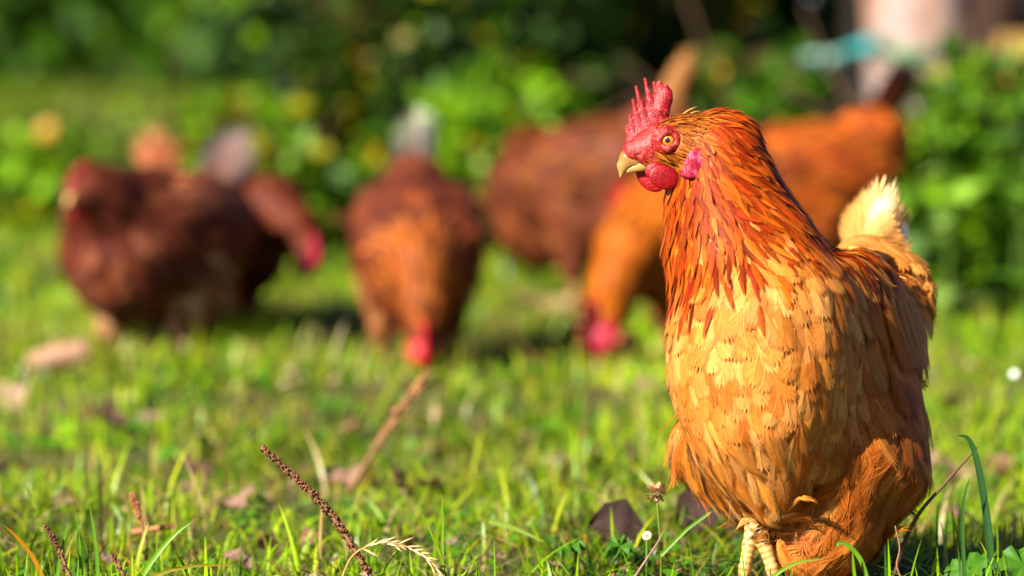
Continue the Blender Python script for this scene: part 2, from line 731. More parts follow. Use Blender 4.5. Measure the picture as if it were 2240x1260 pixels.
def plumage(field, V, Q, regs, parent, origin, ncand, exclude=None, names=None, nbmul=1.0, mats=None):
    """scatter the feathers of every tract over the bird's body; one joined part per tract"""
    wf = None
    X = sample_mesh(V, Q, ncand, lambda c: 1.0 / np.array([min(regs[p.reg]['r'] if p.reg in regs else 1.0, 1.0) for p in field.prims])[np.argmax(field.weights(c), -1)] ** 2)
    n = field.grad(X)
    W = field.weights(X)
    cum = np.cumsum(W, -1)
    pick = (rng.random((len(X), 1)) < cum).argmax(-1)
    regn = np.array([p.reg for p in field.prims])
    flow = np.zeros(X.shape)
    for i, pr in enumerate(field.prims):
        fl = pr.flow(X, n) if callable(pr.flow) else np.asarray(pr.flow, float)[None, :]
        flow += W[:, i:i + 1] * fl
    rg = regn[pick]
    rad = np.array([regs[x]['r'] if x in regs else 9.0 for x in rg])
    m = rad < 5
    if exclude is not None:
        m &= ~exclude(X)
    X, n, flow, rg, rad = X[m], n[m], flow[m], rg[m], rad[m]
    keep = poisson(X, rad)
    X, n, flow, rg = X[keep], n[keep], flow[keep], rg[keep]
    tot = 0
    for name in dict.fromkeys(rg):
        k = rg == name
        d = regs[name]
        N = int(k.sum())
        if N == 0:
            continue
        sc = np.exp(rng.normal(0, 0.20, N))
        L = d['L'] * sc
        Wd = d['W'] * np.exp(rng.normal(0, 0.12, N))
        pal = np.array(d['cols'], float)
        ci = rng.integers(0, len(pal), N)
        base = pal[ci] * np.exp(rng.normal(0, d.get('cv', 0.16), (N, 1)))
        if 'colfun' in d:
            base = d['colfun'](X[k], base)
        tp = base * np.array(d.get('tip', (1, 1, 1))) + np.array(d.get('tipadd', (0, 0, 0)))
        fl = nrm(flow[k]) + rng.normal(0, d.get('mess', 0.12), (N, 3))
        nb = max(3, int(round(d['nb'] * nbmul)))
        VV, PP, CC = feathers(X[k], n[k], fl, L, Wd, base, tp, nb=nb, shape=d['shape'], gap=d.get('gap', 0), field=field,
                              lift=d.get('lift', 0.0), rise=d.get('rise', 0.004), jag=d.get('jag', 0.05), camber=d.get('camber', 0.12),
                              bend=d.get('bend', 0.12), var=d.get('var', 0.08), shaft=d.get('shaft', 1.2), sweep=d.get('sweep', 0.25), layer=d.get('layer', 0.0022), fullhug=d.get('fullhug', False))
        o = mk(d.get('name', name + '_feathers'), VV, PP, d.get('mat', M_FEATHER), parent, CC, True, origin)
        o['kind'] = 'stuff'
        tot += N
    return tot


def one_feather(name, pts, normal, halfw, base, tip, mat, parent, origin, nb=22, shape='long', gap=0.0, curl=0.25, jag=0.04, sweep=0.22):
    """a single large feather along a curved shaft (tail, wing)"""
    sv, role, bid, quads, tris, nbid = template(nb, shape, gap, sweep)
    c = catmull(pts, 24)
    s = np.clip(sv[:, 0] + (rng.random(nbid) - 0.5)[bid] * (role == 2) * jag * 2, -0.05, 1.04)
    x = np.clip(s, 0, 1) * 23
    i = np.clip(x.astype(int), 0, 22)
    f = (x - i)[:, None]
    pos = c[i] * (1 - f) + c[i + 1] * f
    tg = nrm(c[i + 1] - c[i])
    pos = pos + tg * (s - np.clip(s, 0, 1))[:, None] * np.linalg.norm(c[-1] - c[0])
    nn = nrm(np.asarray(normal, float)[None, :] - tg * (tg @ np.asarray(normal, float))[:, None])
    b = np.cross(nn, tg)
    v = sv[:, 1:2]
    X = pos + b * v * halfw - nn * curl * halfw * v ** 2 + nn * (0.0006 * (role == 3))[:, None]
    wt = np.clip((s[:, None] - 0.3) / 0.7, 0, 1)
    colr = np.asarray(base)[None] * (1 - wt) + np.asarray(tip)[None] * wt
    colr = colr * (1 + (rng.random(nbid)[bid] - 0.5) * 0.2)[:, None]
    colr = np.where((role == 3)[:, None], colr * 1.2 + 0.05, colr)
    return mk(name, X, [quads, tris], mat, parent, colr, True, origin)


def sdf_part(name, prims, k, h, mat, parent, origin, col, colfun=None):
    F = Field(prims, k)
    V, q = F.mesh(h)
    c = np.ones((len(V), 3)) * np.asarray(col)
    if colfun is not None:
        c = colfun(V, c)
    return mk(name, V, [q], mat, parent, c, True, origin)


def yaw_frame(fwd, pitch=0.0):
    """columns fwd, left, up for a heading on the ground; pitch > 0 raises the front"""
    f = nrm(np.array([fwd[0], fwd[1], 0.0]))
    up = np.array([0, 0, 1.0])
    l = np.cross(up, f)
    f2 = f * math.cos(pitch) + up * math.sin(pitch)
    u2 = np.cross(f2, l)
    return np.stack([f2, l, u2], -1)



# ------------------------------------------------------------------ ground


def gh(x, y):
    """gentle hummocks of the lawn; level where the front hen stands, flat far away"""
    x = np.asarray(x, float)
    y = np.asarray(y, float)
    z = 0.055 * (vnoise(x + 3, y + 9, 0.42) - 0.5) + 0.03 * (vnoise(x + 13, y + 2, 0.17) - 0.5)
    dh = np.sqrt((x - 0.27) ** 2 + (y - 3.5) ** 2)
    k = np.clip((dh - 0.22) / 0.35, 0, 1) * np.clip((14 - y) / 3, 0, 1) * np.clip((3.2 - np.abs(x)) / 0.6, 0, 1) * np.clip((y - 2.6) / 0.5, 0, 1)
    k = k * (0.45 + 0.55 * np.clip((y - 3.7) / 0.6, 0, 1))
    return z * k


_gx = np.concatenate([[-250, -80, -20, -6], np.linspace(-3.4, 3.4, 110), [6, 20, 80, 250]])
_gy = np.concatenate([[-60, -10, 0], np.linspace(2.4, 14.2, 190), [20, 40, 100, 400]])
GX, GY = np.meshgrid(_gx, _gy, indexing='ij')
_ny = len(_gy)
_q = np.array([(i * _ny + j, (i + 1) * _ny + j, (i + 1) * _ny + j + 1, i * _ny + j + 1) for i in range(len(_gx) - 1) for j in range(_ny - 1)])
ground = mk('ground', np.stack([GX, GY, gh(GX, GY)], -1).reshape(-1, 3), [_q], M_SOIL)
tag(ground, kind='structure')

GREENS = np.array([(0.265, 0.455, 0.004), (0.200, 0.375, 0.003), (0.330, 0.510, 0.006), (0.070, 0.180, 0.003), (0.390, 0.515, 0.014), (0.440, 0.475, 0.035)])
DRY = np.array([(0.42, 0.30, 0.12), (0.50, 0.40, 0.20), (0.34, 0.20, 0.07), (0.40, 0.26, 0.03)])


def blades(base, hgt, wid, az, lean, col, nseg=4, tipcol=None, curl=1.6):
    """many grass blades: arrays of root points, heights, widths, lean azimuths and lean amounts"""
    N = len(base)
    s = np.linspace(0, 1, nseg + 1)
    d = np.stack([np.cos(az), np.sin(az), np.zeros(N)], -1)
    yaw = rng.random(N) * 2 * math.pi
    side = np.stack([np.cos(yaw), np.sin(yaw), np.zeros(N)], -1)
    side = nrm(side - 0.7 * d * (side * d).sum(-1, keepdims=True))
    V = np.zeros((N, 2 * nseg + 1, 3))
    C = np.zeros((N, 2 * nseg + 1, 3))
    tipc = col * 1.05 if tipcol is None else tipcol
    for k in range(nseg + 1):
        hz = hgt * (s[k] - 0.28 * np.clip(lean, 0, 2) * s[k] ** 2.2)
        out = hgt * lean * s[k] ** curl
        c = base + d * out[:, None] + np.array([0, 0, 1.0]) * hz[:, None]
        w = wid * (1 - s[k] ** 2.2) * (0.75 + 0.5 * s[k])
        cc = col * (1 - s[k]) * 0.95 + tipc * s[k]
        if k < nseg:
            V[:, 2 * k] = c - side * w[:, None] / 2
            V[:, 2 * k + 1] = c + side * w[:, None] / 2
            C[:, 2 * k] = C[:, 2 * k + 1] = cc
        else:
            V[:, 2 * k] = c
            C[:, 2 * k] = cc
    m = 2 * nseg + 1
    off = (np.arange(N) * m)[:, None, None]
    q = np.array([(2 * k, 2 * k + 1, 2 * k + 3, 2 * k + 2) for k in range(nseg - 1)])
    t = np.array([(2 * nseg - 2, 2 * nseg - 1, 2 * nseg)])
    return V.reshape(-1, 3), [(q[None] + off).reshape(-1, 4), (t[None] + off).reshape(-1, 3)], C.reshape(-1, 3)


def lawn(name, d0, d1, dens, h0, h1, w0, w1, margin, nseg, label, dry=0.10, maxn=60000, tone=1.0):
    """grass between two distances, as wide as the view plus a margin"""
    half = lambda d: 1120 / FPX * d + margin
    A = (half(d0) + half(d1)) * (d1 - d0)
    N = int(min(maxn, A * dens))
    y = np.sqrt(rng.random(N) * (d1 ** 2 - d0 ** 2) + d0 ** 2)
    x = (rng.random(N) * 2 - 1) * half(y)
    thick = vnoise(x, y, 0.16) * 0.45 + vnoise(x + 7, y, 0.05) * 0.3 + vnoise(x + 17, y + 40, 0.4) * 0.25
    keep = rng.random(N) < np.clip(2.6 * (thick - 0.30), 0.05, 1)
    x, y, thick = x[keep], y[keep], thick[keep]
    N = len(x)
    hue = vnoise(x + 31, y + 5, 0.35)
    hgt = (h0 + (h1 - h0) * rng.random(N) ** 2) * (0.6 + 0.8 * thick)
    wid = w0 + (w1 - w0) * rng.random(N)
    ci = rng.integers(0, len(GREENS), N)
    col = GREENS[ci] * (0.45 + 1.0 * hue)[:, None] * tone
    dm = rng.random(N) < dry
    col[dm] = DRY[rng.integers(0, len(DRY), dm.sum())]
    lean = np.abs(rng.normal(0.7, 0.6, N))
    lean[dm] += 0.5
    V, Pp, C = blades(np.stack([x, y, gh(x, y) - 0.002], -1), hgt, wid, rng.random(N) * 6.283, lean, col, nseg)
    o = mk(name, V, Pp, M_GRASS, None, C)
    tag(o, label, 'grass', kind='stuff')
    return o


lawn('grass', 3.0, 4.3, 19000, 0.016, 0.056, 0.0018, 0.0046, 0.12, 4, 'short sunlit lawn grass around the front hen', dry=0.07, maxn=60000)
lawn('grass', 4.3, 7.2, 8000, 0.020, 0.062, 0.0032, 0.0072, 0.25, 3, 'blurred lawn grass between the front hen and the other hens', dry=0.07, maxn=60000)
lawn('grass', 7.2, 13.0, 2200, 0.04, 0.10, 0.007, 0.014, 0.5, 3, 'out of focus grass behind the group of hens', tone=0.8, dry=0.06, maxn=42000)
lawn('grass', 13.0, 36.0, 420, 0.06, 0.14, 0.02, 0.035, 1.5, 2, 'pale distant meadow grass at the far left', tone=0.6, dry=0.04, maxn=60000)


def thatch(d0, d1, N, label):
    y = np.sqrt(rng.random(N) * (d1 ** 2 - d0 ** 2) + d0 ** 2)
    x = (rng.random(N) * 2 - 1) * (1120 / FPX * y + 0.12)
    sc = y / 3.6
    V, Pp, C = blades(np.stack([x, y, gh(x, y) + 0.002 + 0.016 * rng.random(N)], -1), (0.018 + 0.02 * rng.random(N)) * sc, (0.0016 + 0.002 * rng.random(N)) * sc, rng.random(N) * 6.283,
                      1.5 + rng.random(N), np.concatenate([DRY, DRY * 0.6, GREENS[4:]])[rng.integers(0, 10, N)], 4, curl=1.1)
    tag(mk('thatch', V, Pp, M_GRASS, None, C), label, 'thatch', kind='stuff')


thatch(3.0, 4.6, 2600, 'matted dry thatch low in the near lawn')
thatch(4.6, 7.0, 1800, 'matted dry thatch in the blurred lawn')


# low clover and weed leaves between the blades
def ground_leaves(name, d0, d1, N, size, label):
    y = np.sqrt(rng.random(N) * (d1 ** 2 - d0 ** 2) + d0 ** 2)
    x = (rng.random(N) * 2 - 1) * (1120 / FPX * y + 0.12)
    k = vnoise(x + 60, y + 11, 0.2) > 0.42
    x, y = x[k], y[k]
    N = len(x)
    z = gh(x, y) + 0.008 + 0.022 * rng.random(N)
    r = size * (0.6 + 0.8 * rng.random(N))
    n = nrm(np.stack([rng.normal(0, 0.45, N), rng.normal(0, 0.45, N) - 0.15, np.ones(N)], -1))
    a = nrm(np.cross(n, rng.normal(0, 1, (N, 3))))
    b = np.cross(n, a)
    c = np.stack([x, y, z], -1)
    M = 7
    V = np.zeros((N, M + 1, 3))
    V[:, 0] = c - n * r[:, None] * 0.15
    for j in range(M):
        an = 2 * math.pi * j / M
        rr = r * (1 + 0.12 * rng.normal(0, 1, N))
        V[:, j + 1] = c + a * (rr * math.cos(an))[:, None] + b * (rr * math.sin(an) * 0.8)[:, None]
    col = np.repeat((np.array([(0.075, 0.20, 0.008), (0.11, 0.25, 0.012), (0.06, 0.15, 0.012)])[rng.integers(0, 3, N)])[:, None], M + 1, 1)
    off = (np.arange(N) * (M + 1))[:, None, None]
    t = np.array([(0, j + 1, (j + 1) % M + 1) for j in range(M)])
    o = mk(name, V.reshape(-1, 3), [(t[None] + off).reshape(-1, 3)], M_LEAF, None, col.reshape(-1, 3))
    tag(o, label, 'clover', kind='stuff')


ground_leaves('clover', 3.1, 4.6, 3200, 0.0055, 'small round clover leaves low in the sharp foreground lawn')
ground_leaves('clover', 4.6, 7.5, 3800, 0.011, 'blurred clover leaves in the middle of the lawn')


# ------------------------------------------------------------------ shrubs and trees
def leaf_cloud(C, r, nper, size, cols, cw, flat=0.5):
    """leaf-sized folded faces around clump centres C (n,3) with radii r; returns V, tris, colours"""
    n = len(C)
    N = n * nper
    ctr = np.repeat(C, nper, 0)
    rr = np.repeat(r, nper)
    dirn = nrm(rng.normal(0, 1, (N, 3)))
    p = ctr + dirn * (rr * (0.35 + 0.65 * rng.random(N) ** 0.6))[:, None]
    ax = nrm(dirn * 0.8 + rng.normal(0, 0.7, (N, 3)) + np.array([0, 0, -0.3]))
    nm = nrm(np.cross(ax, rng.normal(0, 1, (N, 3))))
    up = np.array([0, 0, 1.0])
    nm = nrm(nm + flat * up * np.sign(nm[:, 2:3] + 1e-6))
    sd = nrm(np.cross(ax, nm))
    L = size * (0.55 + 0.9 * rng.random(N))
    Wd = L * (0.30 + 0.2 * rng.random(N))
    V = np.zeros((N, 6, 3))
    V[:, 0] = p
    V[:, 1] = p + ax * (L * 0.45)[:, None] + sd * Wd[:, None] + nm * (L * 0.06)[:, None]
    V[:, 2] = p + ax * (L * 0.45)[:, None] - sd * Wd[:, None] + nm * (L * 0.06)[:, None]
    V[:, 3] = p + ax * (L * 0.5)[:, None] - nm * (L * 0.02)[:, None]
    V[:, 4] = p + ax * L[:, None] - nm * (L * 0.15)[:, None]
    V[:, 5] = p + ax * (L * 0.5)[:, None]
    t = np.array([(0, 1, 3), (0, 3, 2), (1, 4, 3), (3, 4, 2)])
    cc = np.asarray(cols)[rng.choice(len(cols), n, p=np.asarray(cw) / np.sum(cw))]
    col = np.repeat(cc, nper, 0)
    alt = np.asarray(cols)[rng.choice(len(cols), N, p=np.asarray(cw) / np.sum(cw))]
    mixm = rng.random(N)[:, None] < 0.35
    col = np.where(mixm, alt, col) * (0.75 + 0.5 * rng.random((N, 1)))
    V = V[:, :5]
    col = np.repeat(col[:, None], 5, 1)
    off = (np.arange(N) * 5)[:, None, None]
    return V.reshape(-1, 3), (t[None] + off).reshape(-1, 3), col.reshape(-1, 3)


LG = [(0.035, 0.090, 0.005), (0.085, 0.190, 0.005), (0.205, 0.365, 0.005), (0.32, 0.30, 0.008), (0.50, 0.32, 0.012), (0.12, 0.10, 0.03)]


def shrub(px, depth, rx, hgt, ry, label, nclump=70, nper=70, size=0.055, cw=(4, 4, 2, 0.7, 0.25, 0.4), name='shrub', cat='shrub', group='shrubs behind the hens', z0=0.0, clump=0.13):
    g = gxy(px, depth)
    g[2] = gh(g[0], g[1])
    root = root_at(name, g)
    tag(root, label, cat, group)
    # stems that fork from the base
    mb = MB()
    ends = []
    for i in range(9):
        an = rng.random() * 6.283
        rad = 0.25 + 0.65 * rng.random()
        e = g + np.array([math.cos(an) * rx * rad, math.sin(an) * ry * rad, hgt * (0.45 + 0.45 * rng.random())])
        b0 = g + np.array([math.cos(an) * 0.06, math.sin(an) * 0.06, -0.02])
        m = (b0 + e) / 2 + np.array([0, 0, 0.12 * hgt]) + rng.normal(0, 0.05, 3)
        V, Pp = tube(catmull([b0, m, e], 7), np.linspace(0.016, 0.004, 7), 6)
        mb.add(V, Pp, (0.10, 0.065, 0.035))
        for kk in range(2):
            e2 = e + rng.normal(0, 0.16, 3)
            V, Pp = tube(catmull([m, (m + e2) / 2 + rng.normal(0, 0.03, 3), e2], 5), np.linspace(0.008, 0.003, 5), 5)
            mb.add(V, Pp, (0.10, 0.065, 0.035))
    mb.build('stems', M_WOOD, root, g)
    u = rng.normal(0, 1, (nclump, 3))
    u = nrm(u) * (rng.random((nclump, 1)) ** 0.45)
    C = g + np.array([0, 0, z0 + hgt * 0.5]) + u * np.array([rx, ry, hgt * 0.52])
    C[:, 2] = np.maximum(C[:, 2], 0.07)
    V, t, col = leaf_cloud(C, clump * (0.6 + 0.8 * rng.random(nclump)), nper, size, LG, cw)
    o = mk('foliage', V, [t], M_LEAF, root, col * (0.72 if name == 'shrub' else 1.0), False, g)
    o['kind'] = 'stuff'
    return root


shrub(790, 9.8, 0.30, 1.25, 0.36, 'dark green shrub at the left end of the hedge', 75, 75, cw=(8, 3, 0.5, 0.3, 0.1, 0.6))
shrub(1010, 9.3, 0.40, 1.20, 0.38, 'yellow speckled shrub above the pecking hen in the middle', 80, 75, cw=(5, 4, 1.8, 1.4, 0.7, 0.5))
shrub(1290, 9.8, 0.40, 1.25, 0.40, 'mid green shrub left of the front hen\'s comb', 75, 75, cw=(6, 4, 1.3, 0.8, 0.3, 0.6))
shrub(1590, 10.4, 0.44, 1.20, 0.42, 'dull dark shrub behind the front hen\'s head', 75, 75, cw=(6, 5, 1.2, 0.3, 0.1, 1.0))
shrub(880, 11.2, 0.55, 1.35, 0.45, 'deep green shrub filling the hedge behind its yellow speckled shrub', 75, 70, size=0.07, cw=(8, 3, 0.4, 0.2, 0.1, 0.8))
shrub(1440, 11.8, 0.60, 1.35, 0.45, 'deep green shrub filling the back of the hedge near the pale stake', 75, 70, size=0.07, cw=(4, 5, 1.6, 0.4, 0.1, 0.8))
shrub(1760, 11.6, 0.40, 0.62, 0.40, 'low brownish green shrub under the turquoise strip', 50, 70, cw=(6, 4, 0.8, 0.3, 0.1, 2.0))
# bright low plants along the foot of the hedge
shrub(650, 8.0, 0.20, 0.22, 0.20, 'bright lime weed clump between the left pair and the middle hen', 34, 55, 0.055, cw=(0.6, 2, 5, 1.4, 0.2, 0.1), name='weed_clump', cat='weeds', group='weeds at the foot of the hedge', clump=0.09)
shrub(545, 9.2, 0.16, 0.30, 0.18, 'tall lime weed clump right of the left pair of tails', 34, 55, 0.06, cw=(0.6, 2, 5, 1.6, 0.2, 0.1), name='weed_clump', cat='weeds', group='weeds at the foot of the hedge', clump=0.10)
shrub(1085, 8.1, 0.15, 0.42, 0.16, 'lime weed clump right of the middle hen', 30, 55, 0.05, cw=(0.6, 2.5, 5, 1.0, 0.2, 0.1), name='weed_clump', cat='weeds', group='weeds at the foot of the hedge', clump=0.08)
shrub(95, 9.6, 0.24, 0.20, 0.24, 'lime weed clump with a yellow flower head left of the left pair', 36, 50, 0.055, cw=(0.6, 3, 5, 1.2, 0.1, 0.1), name='weed_clump', cat='weeds', group='weeds at the foot of the hedge', clump=0.09)
shrub(1650, 8.7, 0.15, 0.40, 0.16, 'mid green weed clump behind the front hen\'s nape', 30, 50, 0.055, cw=(5, 4, 0.7, 0.2, 0.1, 0.6), name='weed_clump', cat='weeds', group='weeds at the foot of the hedge', clump=0.09)
shrub(2150, 7.2, 0.26, 0.40, 0.24, 'leafy lime weed clump right of the front hen\'s tail', 44, 60, 0.05, cw=(0.8, 2.5, 5, 0.8, 0.1, 0.1), name='weed_clump', cat='weeds', group='weeds at the foot of the hedge', clump=0.08)


def far_tree(px, depth, rx, hgt, label, cw):
    g = gxy(px, depth)
    root = root_at('tree', g)
    tag(root, label, 'tree', 'trees beyond the far meadow')
    V, Pp = tube(catmull([g + np.array([0, 0, -0.1]), g + np.array([0.1, 0, hgt * 0.3]), g + np.array([0.0, 0.1, hgt * 0.8])], 8), np.linspace(0.13, 0.04, 8), 9, wob=0.2)
    mk('trunk', V, Pp, M_WOOD, root, np.ones((len(V), 3)) * np.array((0.09, 0.06, 0.035)), True, g)
    mb = MB()
    for i in range(7):
        an = rng.random() * 6.283
        z = hgt * (0.15 + 0.5 * rng.random())
        e = g + np.array([math.cos(an) * rx * 0.7, math.sin(an) * rx * 0.7, z + 0.25 * hgt])
        V, Pp = tube(catmull([g + np.array([0.06, 0.03, z]), (g + e) / 2 + np.array([0, 0, z / 2 + 0.1]), e], 6), np.linspace(0.07, 0.02, 6), 6)
        mb.add(V, Pp, (0.09, 0.06, 0.035))
    mb.build('limbs', M_WOOD, root, g)
    n = 90
    u = nrm(rng.normal(0, 1, (n, 3))) * (rng.random((n, 1)) ** 0.4)
    C = g + np.array([0, 0, hgt * 0.5]) + u * np.array([rx, rx * 0.7, hgt * 0.5])
    C[:, 2] = np.maximum(C[:, 2], 0.2)
    V, t, col = leaf_cloud(C, 0.5 * (0.6 + 0.7 * rng.random(n)), 60, 0.2, LG, cw)
    o = mk('crown', V, [t], M_LEAF, root, col, False, g)
    o['kind'] = 'stuff'


far_tree(120, 27, 1.3, 2.6, 'low bushy dark tree beyond the meadow at the left', (6, 4, 1.0, 0.4, 0.1, 0.6))
far_tree(560, 26, 1.2, 2.4, 'low bushy tree beyond the meadow left of the hedge', (6, 4, 1.0, 0.4, 0.1, 0.6))
far_tree(-60, 30, 1.7, 4.5, 'dark low-branched tree at the far left edge', (7, 3, 0.6, 0.2, 0.1, 0.6))
far_tree(330, 33, 1.8, 5.0, 'olive green tree beyond the meadow at the upper left', (5, 4, 1.5, 0.7, 0.1, 0.6))
far_tree(760, 31, 1.9, 4.6, 'dark tree beyond the meadow partly behind the hedge', (6, 3, 0.8, 0.3, 0.1, 0.6))
far_tree(1200, 33, 2.0, 5.0, 'dark tree far behind the middle of the hedge', (6, 3, 0.8, 0.3, 0.1, 0.6))
far_tree(1700, 31, 2.0, 5.0, 'dark tree far behind the front hen\'s head', (6, 3, 0.6, 0.2, 0.1, 0.8))
far_tree(2200, 33, 2.0, 5.0, 'dark tree far behind the pale trunk', (6, 3, 0.6, 0.2, 0.1, 0.8))


# leafy plants at the right: every big leaf its own piece
def leaf_mesh(name, L, W, col, teeth=7, droop=0.25):
    V, t, C = [], [], []
    ns = 2 * teeth
    for i in range(ns + 1):
        s = i / ns
        w = W * math.sin(math.pi * min(1, s * 0.96 + 0.04) ** 0.75) * (1.12 if i % 2 else 0.92)
        z = -droop * L * s * s
        V += [(s * L, -w, z + 0.18 * w), (s * L, 0, z), (s * L, w, z + 0.18 * w)]
        C += [col, np.array(col) * 1.15, col]
    q = []
    for i in range(ns):
        a = 3 * i
        q += [(a, a + 1, a + 4, a + 3), (a + 1, a + 2, a + 5, a + 4)]
    me = mk(name, np.array(V), [np.array(q)], M_LEAF, None, np.array(C))
    d = me.data
    bpy.data.objects.remove(me)
    return d


LEAFD = [leaf_mesh('leaf', 0.085, 0.023, (0.12, 0.26, 0.012)), leaf_mesh('leaf', 0.075, 0.022, (0.17, 0.31, 0.025)), leaf_mesh('leaf', 0.095, 0.021, (0.24, 0.36, 0.09)),
         leaf_mesh('leaf', 0.07, 0.024, (0.08, 0.19, 0.010))]


def leafy_plant(px, depth, hgt, npairs, label, tilt=(0, 0), picks=(0, 1, 3)):
    g = gxy(px, depth)
    root = root_at('leafy_plant', g)
    tag(root, label, 'plant', 'leafy plants at the right edge')
    top = np.array([tilt[0], tilt[1], hgt])
    st = catmull([(0, 0, -0.01), top * 0.5 + np.array([0.01, 0, 0]), top], 10)
    V, Pp = tube(st, np.linspace(0.006, 0.002, 10), 6)
    mk('stem', V, Pp, M_LEAF, root, np.ones((len(V), 3)) * np.array((0.12, 0.20, 0.03)))
    for i in range(npairs):
        s = 0.12 + 0.88 * i / (npairs - 1)
        p = st[int(s * 9)]
        for k in range(2):
            o = bpy.data.objects.new('leaf', LEAFD[random.choice(picks)])
            COL.objects.link(o)
            o.parent = root
            o.location = Vector(p)
            an = i * 1.57 + k * math.pi + random.uniform(-0.4, 0.4)
            o.rotation_euler = (random.uniform(-0.3, 0.3), random.uniform(-0.5, 0.35), an)
            sc = (1.15 - 0.55 * s) * random.uniform(0.8, 1.2)
            o.scale = (sc, sc, sc)
    return root


leafy_plant(2075, 6.6, 0.36, 6, 'nettle-like plant with pale drooping leaves beside the dark-tailed hen', (-0.03, -0.03), (1, 2, 2))
leafy_plant(2150, 6.9, 0.40, 8, 'tall bright nettle-like plant below the orange stump', (0.02, 0), (0, 1))
leafy_plant(2215, 6.7, 0.42, 8, 'nettle-like plant at the right border of the picture', (0.0, -0.02), (0, 1, 3))
leafy_plant(2110, 7.3, 0.36, 7, 'darker nettle-like plant behind the pale leaved one', (0.0, 0.02), (0, 3))
leafy_plant(2020, 7.6, 0.26, 6, 'short nettle-like plant just right of the white tail tip', (0.02, 0), (0, 1, 3))
leafy_plant(2250, 6.2, 0.26, 6, 'low nettle-like plant cut by the right border', (-0.02, 0), (1, 0))

# ------------------------------------------------------------------ the hen in front
BUFF = [(0.61, 0.262, 0.052), (0.57, 0.220, 0.038), (0.65, 0.320, 0.092), (0.53, 0.182, 0.028), (0.63, 0.268, 0.064)]
RUST = [(0.33, 0.050, 0.003), (0.40, 0.078, 0.004), (0.27, 0.034, 0.003), (0.45, 0.108, 0.009)]


